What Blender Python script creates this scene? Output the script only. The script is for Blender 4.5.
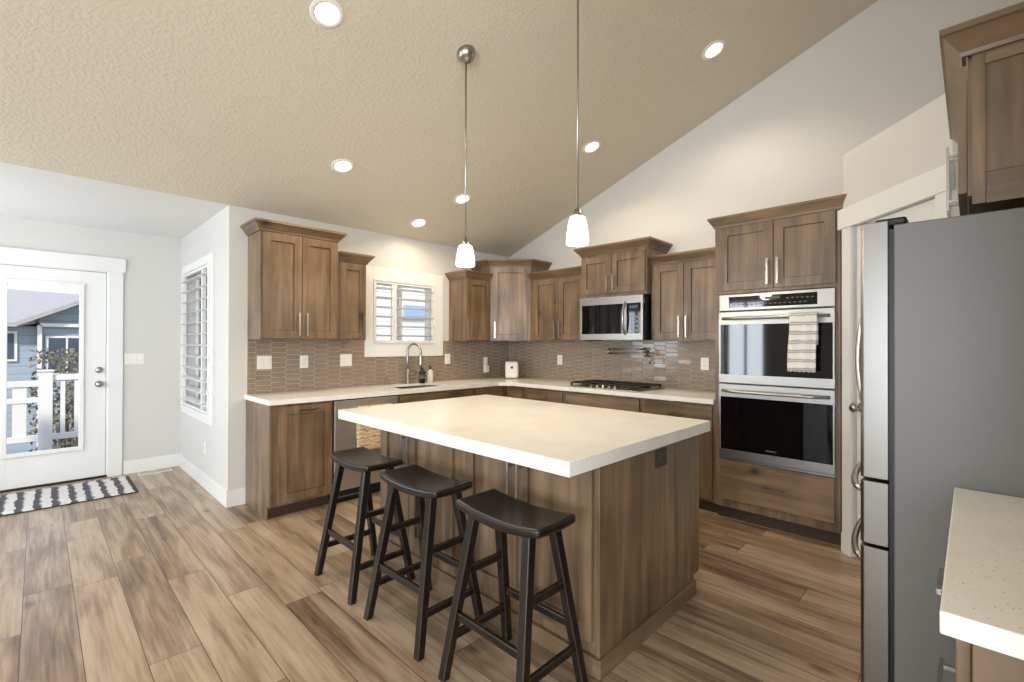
import bpy, bmesh, math, random
from mathutils import Vector, Matrix
R = math.radians
random.seed(7)
scene = bpy.context.scene
C = scene.collection
for o in list(bpy.data.objects): bpy.data.objects.remove(o)

# ------------------------------------------------------------------ camera
def make_camera():
    f, yaw, pitch, roll, h = 466.46, R(44.5685), R(-.263), R(-.149), 1.3519
    F = Vector((math.cos(yaw)*math.cos(pitch), math.sin(yaw)*math.cos(pitch), -math.sin(pitch)))
    U = Vector((math.cos(yaw)*math.sin(pitch), math.sin(yaw)*math.sin(pitch), math.cos(pitch)))
    Rt = Vector((math.sin(yaw), -math.cos(yaw), 0))
    Rt, U = Rt*math.cos(roll)-U*math.sin(roll), Rt*math.sin(roll)+U*math.cos(roll)
    m = Matrix((Rt, U, -F)).transposed().to_4x4()
    m.translation = Vector((0, 0, h))
    cd = bpy.data.cameras.new('camera'); cam = bpy.data.objects.new('camera', cd); C.objects.link(cam)
    cam.matrix_world = m
    cd.sensor_width = 36; cd.lens = f*36/1024; cd.clip_start = .03; cd.clip_end = 300
    scene.camera = cam
make_camera()
vs = scene.view_settings
vs.view_transform = 'Standard'; vs.look = 'None'; vs.gamma = 1; vs.use_curve_mapping = False
vs.exposure = 0.38

# ------------------------------------------------------------------ world, sun, daylight
w = bpy.data.worlds.new('sky'); scene.world = w; w.use_nodes = True
nt = w.node_tree; nt.nodes.clear()
out = nt.nodes.new('ShaderNodeOutputWorld'); bg = nt.nodes.new('ShaderNodeBackground')
tc = nt.nodes.new('ShaderNodeTexCoord'); sep = nt.nodes.new('ShaderNodeSeparateXYZ')
cr = nt.nodes.new('ShaderNodeValToRGB')
cr.color_ramp.elements[0].position = .48; cr.color_ramp.elements[0].color = (.42, .45, .47, 1)
cr.color_ramp.elements[1].position = .9; cr.color_ramp.elements[1].color = (.36, .52, .86, 1)
e = cr.color_ramp.elements.new(.52); e.color = (.84, .90, 1.0, 1)
mp = nt.nodes.new('ShaderNodeMapRange'); mp.inputs[1].default_value = -1; mp.inputs[2].default_value = 1
nt.links.new(tc.outputs['Generated'], sep.inputs[0]); nt.links.new(sep.outputs[2], mp.inputs[0])
nt.links.new(mp.outputs[0], cr.inputs[0]); nt.links.new(cr.outputs[0], bg.inputs[0])
bg.inputs[1].default_value = 1.25; nt.links.new(bg.outputs[0], out.inputs[0])

def light(name, kind, loc, energy, color, **k):
    ld = bpy.data.lights.new(name, kind); ld.energy = energy; ld.color = color
    o = bpy.data.objects.new(name, ld); C.objects.link(o); o.location = loc
    for a, v in k.items():
        if a == 'aim': o.rotation_euler = Vector(v).to_track_quat('-Z', 'Y').to_euler()
        else: setattr(ld, a, v)
    return o
light('sun', 'SUN', (0, 0, 12), 3.0, (1, .95, .88), angle=R(3), aim=(.55, .65, -.75))
DAY = (.83, .915, 1.0)
# area lamps added in the unseen window openings to boost the daylight
light('added_daylight_west', 'AREA', (-4.55, -1.0, 1.35), 225, DAY, shape='RECTANGLE', size=3.4, size_y=2.1, aim=(1, 0, 0))  # lamp in the large opening added for light
light('added_daylight_west', 'AREA', (-4.55, 3.87, 1.45), 60, DAY, shape='RECTANGLE', size=.8, size_y=1.8, aim=(1, 0, 0))
light('added_daylight_nook', 'AREA', (-1.47, 5.24, 1.45), 30, DAY, shape='RECTANGLE', size=1.15, size_y=1.2, aim=(1, 0, 0))
light('added_daylight_south', 'AREA', (-2.3, -3.93, 1.5), 130, DAY, shape='RECTANGLE', size=3.0, size_y=2.0, aim=(0, 1, 0))

# ------------------------------------------------------------------ materials
def srgb(r, g, b):
    f = lambda c: (c/255/12.92) if c/255 <= .04045 else ((c/255+.055)/1.055)**2.4
    return (f(r), f(g), f(b), 1)
def newmat(name):
    m = bpy.data.materials.new(name); m.use_nodes = True
    return m, m.node_tree, m.node_tree.nodes['Principled BSDF']
def plain(name, col, rough=.5, metal=0, bump=0, bscale=60, var=0, coat=0, **k):
    m, t, b = newmat(name)
    b.inputs['Base Color'].default_value = col; b.inputs['Roughness'].default_value = rough
    b.inputs['Metallic'].default_value = metal; b.inputs['Coat Weight'].default_value = coat
    tc = t.nodes.new('ShaderNodeTexCoord')
    if bump or var:
        n = t.nodes.new('ShaderNodeTexNoise'); n.inputs['Scale'].default_value = bscale; n.inputs['Detail'].default_value = 4
        t.links.new(tc.outputs['Object'], n.inputs['Vector'])
        if bump:
            bp = t.nodes.new('ShaderNodeBump'); bp.inputs['Strength'].default_value = bump; bp.inputs['Distance'].default_value = .004
            t.links.new(n.outputs[0], bp.inputs['Height']); t.links.new(bp.outputs[0], b.inputs['Normal'])
        if var:
            mx = t.nodes.new('ShaderNodeMix'); mx.data_type = 'RGBA'
            mx.inputs[6].default_value = [c*(1-var) for c in col[:3]]+[1]; mx.inputs[7].default_value = [min(1, c*(1+var)) for c in col[:3]]+[1]
            t.links.new(n.outputs[0], mx.inputs[0]); t.links.new(mx.outputs[2], b.inputs['Base Color'])
    if 'emit' in k:
        b.inputs['Emission Color'].default_value = k['ecol']; b.inputs['Emission Strength'].default_value = k['emit']
    return m
def ramp(t, stops):
    r = t.nodes.new('ShaderNodeValToRGB'); r.color_ramp.elements[0].position = stops[0][0]; r.color_ramp.elements[0].color = stops[0][1]
    r.color_ramp.elements[1].position = stops[-1][0]; r.color_ramp.elements[1].color = stops[-1][1]
    for p, c in stops[1:-1]:
        e = r.color_ramp.elements.new(p); e.color = c
    return r
def wood(name, axis, dark, mid, lite, rough=.42, coat=.45, knots=True):
    """stained knotty wood, grain running along the given axis ('x','y','z','h' both horizontals)"""
    m, t, b = newmat(name)
    tc = t.nodes.new('ShaderNodeTexCoord'); oi = t.nodes.new('ShaderNodeObjectInfo')
    off = t.nodes.new('ShaderNodeVectorMath'); off.operation = 'MULTIPLY_ADD'
    off.inputs[1].default_value = (1, 1, 1)
    sc = t.nodes.new('ShaderNodeVectorMath'); sc.operation = 'SCALE'; sc.inputs[0].default_value = (13, 7, 9)
    t.links.new(oi.outputs['Random'], sc.inputs['Scale'])
    t.links.new(tc.outputs['Object'], off.inputs[0]); t.links.new(sc.outputs[0], off.inputs[2])
    mp = t.nodes.new('ShaderNodeMapping')
    s = {'z': (16, 16, 1.3), 'h': (1.3, 1.3, 16), 'x': (1.3, 16, 16), 'y': (16, 1.3, 16)}[axis]
    mp.inputs['Scale'].default_value = s
    t.links.new(off.outputs[0], mp.inputs[0])
    n = t.nodes.new('ShaderNodeTexNoise'); n.inputs['Scale'].default_value = 1; n.inputs['Detail'].default_value = 6; n.inputs['Distortion'].default_value = .6
    t.links.new(mp.outputs[0], n.inputs['Vector'])
    n2 = t.nodes.new('ShaderNodeTexNoise'); n2.inputs['Scale'].default_value = 3.0; n2.inputs['Detail'].default_value = 2
    t.links.new(off.outputs[0], n2.inputs['Vector'])
    ad = t.nodes.new('ShaderNodeMix'); ad.inputs[0].default_value = .38
    t.links.new(n.outputs[0], ad.inputs[2]); t.links.new(n2.outputs[0], ad.inputs[3])
    rp = ramp(t, [(.32, dark), (.5, mid), (.67, lite)])
    t.links.new(ad.outputs[0], rp.inputs[0]); colr = rp.outputs[0]
    if knots:
        v = t.nodes.new('ShaderNodeTexVoronoi'); v.inputs['Scale'].default_value = 3.3
        mk = t.nodes.new('ShaderNodeMapping'); mk.inputs['Scale'].default_value = {'z': (1, 1, .65), 'h': (.65, .65, 1)}.get(axis, (1, 1, 1))
        t.links.new(off.outputs[0], mk.inputs[0]); t.links.new(mk.outputs[0], v.inputs['Vector'])
        rk = ramp(t, [(.035, (0, 0, 0, 1)), (.12, (1, 1, 1, 1))])
        t.links.new(v.outputs['Distance'], rk.inputs[0])
        mk2 = t.nodes.new('ShaderNodeMix'); mk2.data_type = 'RGBA'
        mk2.inputs[6].default_value = [c*.33 for c in dark[:3]]+[1]
        t.links.new(rk.outputs[0], mk2.inputs[0]); t.links.new(colr, mk2.inputs[7]); colr = mk2.outputs[2]
    t.links.new(colr, b.inputs['Base Color'])
    b.inputs['Roughness'].default_value = rough; b.inputs['Coat Weight'].default_value = coat; b.inputs['Coat Roughness'].default_value = .38
    bp = t.nodes.new('ShaderNodeBump'); bp.inputs['Strength'].default_value = .15; bp.inputs['Distance'].default_value = .002
    t.links.new(n.outputs[0], bp.inputs['Height']); t.links.new(bp.outputs[0], b.inputs['Normal'])
    return m
def floor_mat():
    m, t, b = newmat('floor_planks')
    N = lambda k: t.nodes.new(k)
    def mth(op, a, c=None):
        x = N('ShaderNodeMath'); x.operation = op
        for i, q in enumerate((a, c)):
            if q is None: continue
            if isinstance(q, (int, float)): x.inputs[i].default_value = q
            else: t.links.new(q, x.inputs[i])
        return x.outputs[0]
    g = N('ShaderNodeNewGeometry'); s = N('ShaderNodeSeparateXYZ'); t.links.new(g.outputs['Position'], s.inputs[0])
    W, L = .19, 1.28
    xs = mth('DIVIDE', mth('SUBTRACT', s.outputs[0], .14), W); row = mth('FLOOR', xs)
    wn = N('ShaderNodeTexWhiteNoise'); wn.noise_dimensions = '1D'; t.links.new(row, wn.inputs['W'])
    ys = mth('ADD', mth('DIVIDE', s.outputs[1], L), mth('MULTIPLY', wn.outputs['Value'], 7.3)); col = mth('FLOOR', ys)
    cv = N('ShaderNodeCombineXYZ'); t.links.new(row, cv.inputs[0]); t.links.new(col, cv.inputs[1])
    wp = N('ShaderNodeTexWhiteNoise'); wp.noise_dimensions = '3D'; t.links.new(cv.outputs[0], wp.inputs['Vector'])
    # grain
    off = N('ShaderNodeVectorMath'); off.operation = 'MULTIPLY_ADD'; off.inputs[1].default_value = (1, 1, 1)
    sc = N('ShaderNodeVectorMath'); sc.operation = 'SCALE'; sc.inputs['Scale'].default_value = 31
    t.links.new(wp.outputs['Color'], sc.inputs[0]); t.links.new(g.outputs['Position'], off.inputs[0]); t.links.new(sc.outputs[0], off.inputs[2])
    mp = N('ShaderNodeMapping'); mp.inputs['Scale'].default_value = (11, 1.1, 1); t.links.new(off.outputs[0], mp.inputs[0])
    n = N('ShaderNodeTexNoise'); n.inputs['Scale'].default_value = 1; n.inputs['Detail'].default_value = 7; n.inputs['Roughness'].default_value = .6; n.inputs['Distortion'].default_value = .5
    t.links.new(mp.outputs[0], n.inputs['Vector'])
    mf = N('ShaderNodeMapping'); mf.inputs['Scale'].default_value = (70, 3, 1); t.links.new(off.outputs[0], mf.inputs[0])
    nf = N('ShaderNodeTexNoise'); nf.inputs['Scale'].default_value = 1; nf.inputs['Detail'].default_value = 3; t.links.new(mf.outputs[0], nf.inputs['Vector'])
    gr = mth('ADD', mth('MULTIPLY', n.outputs[0], 1.15), mth('SUBTRACT', mth('MULTIPLY', nf.outputs[0], .46), .28))
    tone = mth('ADD', gr, mth('MULTIPLY', mth('SUBTRACT', wp.outputs['Value'], .5), .26))
    rp = ramp(t, [(.20, srgb(92, 72, 55)), (.40, srgb(140, 116, 92)), (.58, srgb(172, 149, 124)), (.82, srgb(196, 176, 152))])
    t.links.new(tone, rp.inputs[0])
    # knots
    v = N('ShaderNodeTexVoronoi'); v.inputs['Scale'].default_value = 1.0
    mk = N('ShaderNodeMapping'); mk.inputs['Scale'].default_value = (3.2, 1.5, 1); t.links.new(off.outputs[0], mk.inputs[0]); t.links.new(mk.outputs[0], v.inputs['Vector'])
    rk = ramp(t, [(.03, (.35, .3, .25, 1)), (.1, (1, 1, 1, 1))]); t.links.new(v.outputs['Distance'], rk.inputs[0])
    mu = N('ShaderNodeMix'); mu.data_type = 'RGBA'; mu.blend_type = 'MULTIPLY'; mu.inputs[0].default_value = .8
    t.links.new(rp.outputs[0], mu.inputs[6]); t.links.new(rk.outputs[0], mu.inputs[7])
    # joints
    fx = mth('FRACT', xs); dx = mth('MULTIPLY', mth('MINIMUM', fx, mth('SUBTRACT', 1, fx)), W)
    fy = mth('FRACT', ys); dy = mth('MULTIPLY', mth('MINIMUM', fy, mth('SUBTRACT', 1, fy)), L)
    d = mth('MINIMUM', dx, dy); jm = mth('LESS_THAN', d, .0016)
    mj = N('ShaderNodeMix'); mj.data_type = 'RGBA'; mj.inputs[7].default_value = srgb(62, 46, 34)
    t.links.new(jm, mj.inputs[0]); t.links.new(mu.outputs[2], mj.inputs[6]); t.links.new(mj.outputs[2], b.inputs['Base Color'])
    b.inputs['Roughness'].default_value = .33
    bp = N('ShaderNodeBump'); bp.inputs['Strength'].default_value = .12; bp.inputs['Distance'].default_value = .002
    t.links.new(mth('SUBTRACT', gr, mth('MULTIPLY', jm, .6)), bp.inputs['Height']); t.links.new(bp.outputs[0], b.inputs['Normal'])
    return m
def ceiling_mat(name, col, strength):
    m, t, b = newmat(name)
    b.inputs['Base Color'].default_value = col; b.inputs['Roughness'].default_value = .9
    g = t.nodes.new('ShaderNodeNewGeometry')
    n = t.nodes.new('ShaderNodeTexNoise'); n.inputs['Scale'].default_value = 48; n.inputs['Detail'].default_value = 3
    t.links.new(g.outputs['Position'], n.inputs['Vector'])
    r = ramp(t, [(.42, (0, 0, 0, 1)), (.60, (1, 1, 1, 1))]); t.links.new(n.outputs[0], r.inputs[0])
    bp = t.nodes.new('ShaderNodeBump'); bp.inputs['Strength'].default_value = strength; bp.inputs['Distance'].default_value = .006
    t.links.new(r.outputs[0], bp.inputs['Height']); t.links.new(bp.outputs[0], b.inputs['Normal'])
    return m
def quartz_mat():
    m, t, b = newmat('quartz'); g = t.nodes.new('ShaderNodeNewGeometry')
    n = t.nodes.new('ShaderNodeTexNoise'); n.inputs['Scale'].default_value = 5; n.inputs['Detail'].default_value = 8
    v = t.nodes.new('ShaderNodeTexVoronoi'); v.inputs['Scale'].default_value = 130
    t.links.new(g.outputs['Position'], n.inputs['Vector']); t.links.new(g.outputs['Position'], v.inputs['Vector'])
    r1 = ramp(t, [(.35, srgb(238, 234, 226)), (.65, srgb(245, 242, 235))]); t.links.new(n.outputs[0], r1.inputs[0])
    sp = t.nodes.new('ShaderNodeSeparateColor'); t.links.new(v.outputs['Color'], sp.inputs[0])
    lt = t.nodes.new('ShaderNodeMath'); lt.operation = 'LESS_THAN'; lt.inputs[1].default_value = .16; t.links.new(sp.outputs[0], lt.inputs[0])
    l2 = t.nodes.new('ShaderNodeMath'); l2.operation = 'LESS_THAN'; l2.inputs[1].default_value = .22; t.links.new(v.outputs['Distance'], l2.inputs[0])
    ml = t.nodes.new('ShaderNodeMath'); ml.operation = 'MULTIPLY'; t.links.new(lt.outputs[0], ml.inputs[0]); t.links.new(l2.outputs[0], ml.inputs[1])
    mx = t.nodes.new('ShaderNodeMix'); mx.data_type = 'RGBA'; mx.inputs[7].default_value = srgb(176, 160, 136)
    t.links.new(ml.outputs[0], mx.inputs[0]); t.links.new(r1.outputs[0], mx.inputs[6]); t.links.new(mx.outputs[2], b.inputs['Base Color'])
    b.inputs['Roughness'].default_value = .22
    return m
def steel_mat(name, col, rough, axis=(1, 1, 90)):
    m, t, b = newmat(name)
    b.inputs['Base Color'].default_value = col; b.inputs['Metallic'].default_value = 1; b.inputs['Roughness'].default_value = rough
    tc = t.nodes.new('ShaderNodeTexCoord'); mp = t.nodes.new('ShaderNodeMapping'); mp.inputs['Scale'].default_value = axis
    n = t.nodes.new('ShaderNodeTexNoise'); n.inputs['Scale'].default_value = 6; n.inputs['Detail'].default_value = 3
    t.links.new(tc.outputs['Object'], mp.inputs[0]); t.links.new(mp.outputs[0], n.inputs['Vector'])
    bp = t.nodes.new('ShaderNodeBump'); bp.inputs['Strength'].default_value = .08; bp.inputs['Distance'].default_value = .001
    t.links.new(n.outputs[0], bp.inputs['Height']); t.links.new(bp.outputs[0], b.inputs['Normal'])
    return m
def glass_mat():
    m, t, b = newmat('window_glass'); t.nodes.remove(b)
    o = t.nodes['Material Output']; tr = t.nodes.new('ShaderNodeBsdfTransparent'); gl = t.nodes.new('ShaderNodeBsdfGlossy'); gl.inputs['Roughness'].default_value = .02
    fr = t.nodes.new('ShaderNodeFresnel'); fr.inputs[0].default_value = 1.3; mx = t.nodes.new('ShaderNodeMixShader')
    t.links.new(fr.outputs[0], mx.inputs[0]); t.links.new(tr.outputs[0], mx.inputs[1]); t.links.new(gl.outputs[0], mx.inputs[2]); t.links.new(mx.outputs[0], o.inputs[0])
    return m
def black_worn(rad=.010):
    m, t, b = newmat('black_worn_paint')
    bv = t.nodes.new('ShaderNodeBevel'); bv.inputs['Radius'].default_value = rad; bv.samples = 4
    g = t.nodes.new('ShaderNodeNewGeometry'); d = t.nodes.new('ShaderNodeVectorMath'); d.operation = 'DOT_PRODUCT'
    t.links.new(bv.outputs[0], d.inputs[0]); t.links.new(g.outputs['Normal'], d.inputs[1])
    tc = t.nodes.new('ShaderNodeTexCoord'); n = t.nodes.new('ShaderNodeTexNoise'); n.inputs['Scale'].default_value = 14; n.inputs['Detail'].default_value = 5
    t.links.new(tc.outputs['Object'], n.inputs['Vector'])
    ma = t.nodes.new('ShaderNodeMath'); ma.operation = 'MULTIPLY_ADD'; ma.inputs[1].default_value = .22; t.links.new(n.outputs[0], ma.inputs[0]); t.links.new(d.outputs['Value'], ma.inputs[2])
    r = ramp(t, [(.93, srgb(120, 92, 68)), (1.03, srgb(22, 20, 20))]); t.links.new(ma.outputs[0], r.inputs[0])
    t.links.new(r.outputs[0], b.inputs['Base Color']); b.inputs['Roughness'].default_value = .26
    return m
def stripes(name, base, cols, axis, scale, wob=.02):
    m, t, b = newmat(name); tc = t.nodes.new('ShaderNodeTexCoord'); s = t.nodes.new('ShaderNodeSeparateXYZ')
    n = t.nodes.new('ShaderNodeTexNoise'); n.inputs['Scale'].default_value = 22; t.links.new(tc.outputs['Object'], n.inputs['Vector'])
    t.links.new(tc.outputs['Object'], s.inputs[0])
    a = t.nodes.new('ShaderNodeMath'); a.operation = 'MULTIPLY_ADD'; a.inputs[1].default_value = wob; t.links.new(n.outputs[0], a.inputs[0]); t.links.new(s.outputs['XYZ'.index(axis)], a.inputs[2])
    mu = t.nodes.new('ShaderNodeMath'); mu.operation = 'MULTIPLY'; mu.inputs[1].default_value = scale; t.links.new(a.outputs[0], mu.inputs[0])
    f = t.nodes.new('ShaderNodeMath'); f.operation = 'FRACT'; t.links.new(mu.outputs[0], f.inputs[0])
    r = ramp(t, cols); r.color_ramp.interpolation = 'EASE'; t.links.new(f.outputs[0], r.inputs[0]); t.links.new(r.outputs[0], b.inputs['Base Color'])
    b.inputs['Roughness'].default_value = .95
    return m

M = {}
M['wall'] = plain('wall_paint', srgb(212, 209, 203), .85, bump=.12, bscale=120)
M['trim'] = plain('white_trim', srgb(232, 231, 227), .45)
M['ceil'] = ceiling_mat('ceiling_paint', srgb(214, 204, 186), .26)
M['ceil_n'] = ceiling_mat('nook_ceiling_paint', srgb(226, 225, 222), .1)
M['floor'] = floor_mat()
wd, wm, wl = srgb(78, 60, 42), srgb(115, 91, 65), srgb(145, 118, 89)
M['wood'] = wood('cabinet_wood', 'z', wd, wm, wl)
M['woodh'] = wood('cabinet_wood_cross', 'h', wd, wm, wl)
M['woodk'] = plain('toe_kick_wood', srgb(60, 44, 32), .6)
M['quartz'] = quartz_mat()
M['steel'] = steel_mat('stainless', (.36, .35, .33, 1), .36)
M['steel_dark'] = steel_mat('stainless_door', (.27, .258, .238, 1), .34)
M['steel_light'] = steel_mat('stainless_satin', (.66, .63, .58, 1), .45)
M['steel_side'] = plain('fridge_grey', srgb(120, 118, 115), .45, .2)
M['chrome'] = plain('brushed_nickel', (.42, .405, .38, 1), .28, 1)
M['blackglass'] = plain('black_glass', srgb(10, 10, 11), .04)
M['black'] = plain('black_plastic', srgb(22, 22, 23), .4)
M['iron'] = plain('cast_iron', srgb(26, 24, 23), .55, bump=.2)
M['white_p'] = plain('white_plastic', srgb(236, 232, 224), .35)
M['tile'] = plain('glazed_tile', srgb(146, 128, 111), .12, var=.2, bscale=14)
M['grout'] = plain('grout', srgb(196, 184, 166), .9)
M['stool'] = black_worn()
M['stool_seat'] = black_worn(.022)
M['glass'] = glass_mat()
M['shade'] = plain('lit_glass_shade', srgb(250, 238, 214), .4, emit=2.6, ecol=(1, .86, .62, 1))
M['bulb'] = plain('lit_lamp', (1, 1, 1, 1), .4, emit=9, ecol=(1, .9, .72, 1))
M['outlet_br'] = plain('brown_plastic', srgb(36, 28, 24), .35)
M['outlet_hole'] = plain('outlet_slot', srgb(90, 86, 80), .5)
M['bottle_w'] = plain('cream_bottle', srgb(226, 218, 200), .3)
M['blue'] = plain('blue_dot', srgb(40, 80, 120), .3)
M['towel'] = stripes('striped_towel_weave', None, [(0, srgb(234, 230, 222)), (.22, srgb(230, 226, 218)), (.34, srgb(160, 150, 142)), (.44, srgb(222, 216, 206)), (.56, srgb(166, 156, 150)), (.70, srgb(234, 230, 222)), (1, srgb(236, 232, 226))], 'Z', 16)
M['towel2'] = stripes('tan_towel_weave', None, [(0, srgb(196, 160, 116)), (.3, srgb(222, 200, 164)), (.5, srgb(176, 136, 92)), (.75, srgb(226, 206, 176)), (1, srgb(196, 160, 116))], 'Z', 16, .08)
M['siding'] = stripes('blue_grey_siding', None, [(0, srgb(120, 136, 150)), (.08, srgb(152, 166, 180)), (.95, srgb(156, 170, 184)), (1, srgb(120, 136, 150))], 'Z', 5.5, 0)
M['siding_w'] = stripes('white_siding', None, [(0, srgb(170, 170, 168)), (.1, srgb(226, 226, 224)), (.95, srgb(232, 232, 230)), (1, srgb(170, 170, 168))], 'Z', 6, 0)
M['roof'] = plain('grey_shingles', srgb(170, 164, 160), .9, bump=.5, bscale=12, var=.2)
M['vinyl'] = plain('white_vinyl', srgb(232, 230, 224), .4)
M['deck'] = plain('deck_boards', srgb(168, 158, 146), .8, var=.15, bscale=5)
M['grass'] = plain('lawn', srgb(120, 122, 84), .95, var=.3, bscale=3)
M['leaf'] = plain('dry_leaves', srgb(112, 108, 90), .8, var=.3, bscale=9)
M['bark'] = plain('bark', srgb(104, 92, 80), .9)
M['win_sky'] = plain('painted_sky_pane', srgb(150, 178, 212), .08)  # sky reflection painted in as a pale blue base colour
M['win_dark'] = plain('dark_window_pane', srgb(70, 84, 98), .08)

# ------------------------------------------------------------------ mesh builder
class MB:
    def __init__(s): s.v = []; s.f = []; s.mi = []; s.sm = []
    def add(s, vs, fs, mi=0, smooth=False):
        o = len(s.v); s.v += [Vector(v) for v in vs]
        for f in fs: s.f.append([i+o for i in f]); s.mi.append(mi); s.sm.append(smooth)
        return s
    def box(s, x0, x1, y0, y1, z0, z1, mi=0):
        v = [(x, y, z) for z in (z0, z1) for y in (y0, y1) for x in (x0, x1)]
        return s.add(v, [(0, 2, 3, 1), (4, 5, 7, 6), (0, 1, 5, 4), (2, 6, 7, 3), (0, 4, 6, 2), (1, 3, 7, 5)], mi)
    def prism(s, poly, z0, z1, mi=0):
        n = len(poly); v = [(p[0], p[1], z0) for p in poly]+[(p[0], p[1], z1) for p in poly]
        return s.add(v, [tuple(range(n))[::-1], tuple(range(n, 2*n))]+[(i, (i+1) % n, n+(i+1) % n, n+i) for i in range(n)], mi)
    def hexa(s, a, b, mi=0):   # two quads a, b (4 points each)
        return s.add(list(a)+list(b), [(3, 2, 1, 0), (4, 5, 6, 7), (0, 1, 5, 4), (1, 2, 6, 5), (2, 3, 7, 6), (3, 0, 4, 7)], mi)
    def tube(s, pts, r, n=12, mi=0, cap=True):
        pts = [Vector(p) for p in pts]; rs = r if isinstance(r, (list, tuple)) else [r]*len(pts)
        rings = []; up = None
        for i, p in enumerate(pts):
            d = (pts[min(i+1, len(pts)-1)]-pts[max(i-1, 0)]).normalized()
            if up is None: up = d.orthogonal().normalized()
            up = (up-d*up.dot(d)).normalized(); sd = d.cross(up)
            rings.append([p+(up*math.cos(2*math.pi*k/n)+sd*math.sin(2*math.pi*k/n))*rs[i] for k in range(n)])
        v = [q for g in rings for q in g]; f = []
        for i in range(len(rings)-1):
            for k in range(n): f.append((i*n+k, i*n+(k+1) % n, (i+1)*n+(k+1) % n, (i+1)*n+k))
        s.add(v, f, mi, True)
        if cap: s.add(rings[0], [tuple(range(n))[::-1]], mi); s.add(rings[-1], [tuple(range(n))], mi)
        return s
    def lathe(s, prof, c, axis=(0, 0, 1), n=24, mi=0):
        a = Vector(axis).normalized(); u = a.orthogonal().normalized(); w = a.cross(u); c = Vector(c)
        v = [c+a*z+(u*math.cos(2*math.pi*k/n)+w*math.sin(2*math.pi*k/n))*max(r, 1e-5) for r, z in prof for k in range(n)]
        f = [(i*n+k, i*n+(k+1) % n, (i+1)*n+(k+1) % n, (i+1)*n+k) for i in range(len(prof)-1) for k in range(n)]
        return s.add(v, f, mi, True)
    def grid(s, fn, nu, nv, mi=0, smooth=True):
        v = [fn(i/nu, j/nv) for j in range(nv+1) for i in range(nu+1)]
        f = [(j*(nu+1)+i, j*(nu+1)+i+1, (j+1)*(nu+1)+i+1, (j+1)*(nu+1)+i) for j in range(nv) for i in range(nu)]
        return s.add(v, f, mi, smooth)

def wloc(p):
    v = Vector((0, 0, 0))
    while p: v += p.location; p = p.parent
    return v
def obj(name, mb, mats, parent=None, bevel=0, seg=2, solid=0, label=None, weld=True):
    me = bpy.data.meshes.new(name)
    if parent: off = wloc(parent); loc = Vector((0, 0, 0))
    else:
        lo = Vector([min(v[i] for v in mb.v) for i in range(3)]); hi = Vector([max(v[i] for v in mb.v) for i in range(3)])
        off = Vector(((lo.x+hi.x)/2, (lo.y+hi.y)/2, lo.z)); loc = off
    me.from_pydata([tuple(v-off) for v in mb.v], [], mb.f)
    for p, mi, sm in zip(me.polygons, mb.mi, mb.sm): p.material_index = mi; p.use_smooth = sm
    for k in (mats if isinstance(mats, (list, tuple)) else [mats]): me.materials.append(M[k])
    bm = bmesh.new(); bm.from_mesh(me)
    if weld: bmesh.ops.remove_doubles(bm, verts=bm.verts, dist=1e-5)
    bmesh.ops.recalc_face_normals(bm, faces=bm.faces); bm.to_mesh(me); bm.free()
    o = bpy.data.objects.new(name, me); C.objects.link(o); o.location = loc
    if parent: o.parent = parent
    if solid:
        m = o.modifiers.new('s', 'SOLIDIFY'); m.thickness = solid; m.offset = 0
    if bevel:
        m = o.modifiers.new('b', 'BEVEL'); m.width = bevel; m.segments = seg; m.limit_method = 'ANGLE'; m.angle_limit = R(40)
    if label: o['label'] = label
    return o
def tag(o, label, cat, group=None):
    o['label'] = label; o['category'] = cat
    if group: o['group'] = group
    return o
def thing(name, label, cat, loc, group=None):
    o = bpy.data.objects.new(name, None); C.objects.link(o); o.location = loc; o.empty_display_size = .1
    return tag(o, label, cat, group)
def struct(name, mb, mats, parent=None, **k):
    o = obj(name, mb, mats, parent, **k)
    if not parent: o['kind'] = 'structure'
    return o
def copy_tree(o, parent=None):
    c = o.copy(); C.objects.link(c)
    if parent: c.parent = parent
    for ch in list(o.children): copy_tree(ch, c)
    return c

# wall-local frame: u along the wall (viewer's right), n out of the wall
class Fr:
    def __init__(s, O, u):
        s.O = Vector((O[0], O[1])); s.u = Vector(u).normalized(); s.n = Vector((s.u.y, -s.u.x))
    def p(s, u, n, z): q = s.O+s.u*u+s.n*n; return Vector((q.x, q.y, z))
    def box(s, mb, u0, u1, n0, n1, z0, z1, mi=0):
        a = [s.p(u, n, z0) for u, n in ((u0, n0), (u1, n0), (u1, n1), (u0, n1))]
        b = [s.p(u, n, z1) for u, n in ((u0, n0), (u1, n0), (u1, n1), (u0, n1))]
        mb.hexa(a, b, mi)
def shaker(fr, u0, u1, z0, z1, n0=0, st=.062, th=.02, rec=.012, mi=0):
    mb = MB()
    fr.box(mb, u0, u0+st, n0, n0+th, z0, z1, mi); fr.box(mb, u1-st, u1, n0, n0+th, z0, z1, mi)
    fr.box(mb, u0+st, u1-st, n0, n0+th, z0, z0+st, mi); fr.box(mb, u0+st, u1-st, n0, n0+th, z1-st, z1, mi)
    fr.box(mb, u0+st-.001, u1-st+.001, n0, n0+th-rec, z0+st-.001, z1-st+.001, mi)
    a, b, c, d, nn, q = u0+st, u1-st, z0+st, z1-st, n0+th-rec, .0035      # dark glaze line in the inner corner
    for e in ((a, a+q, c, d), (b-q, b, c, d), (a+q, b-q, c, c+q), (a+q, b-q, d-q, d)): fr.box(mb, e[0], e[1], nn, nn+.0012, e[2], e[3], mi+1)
    return mb
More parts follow.
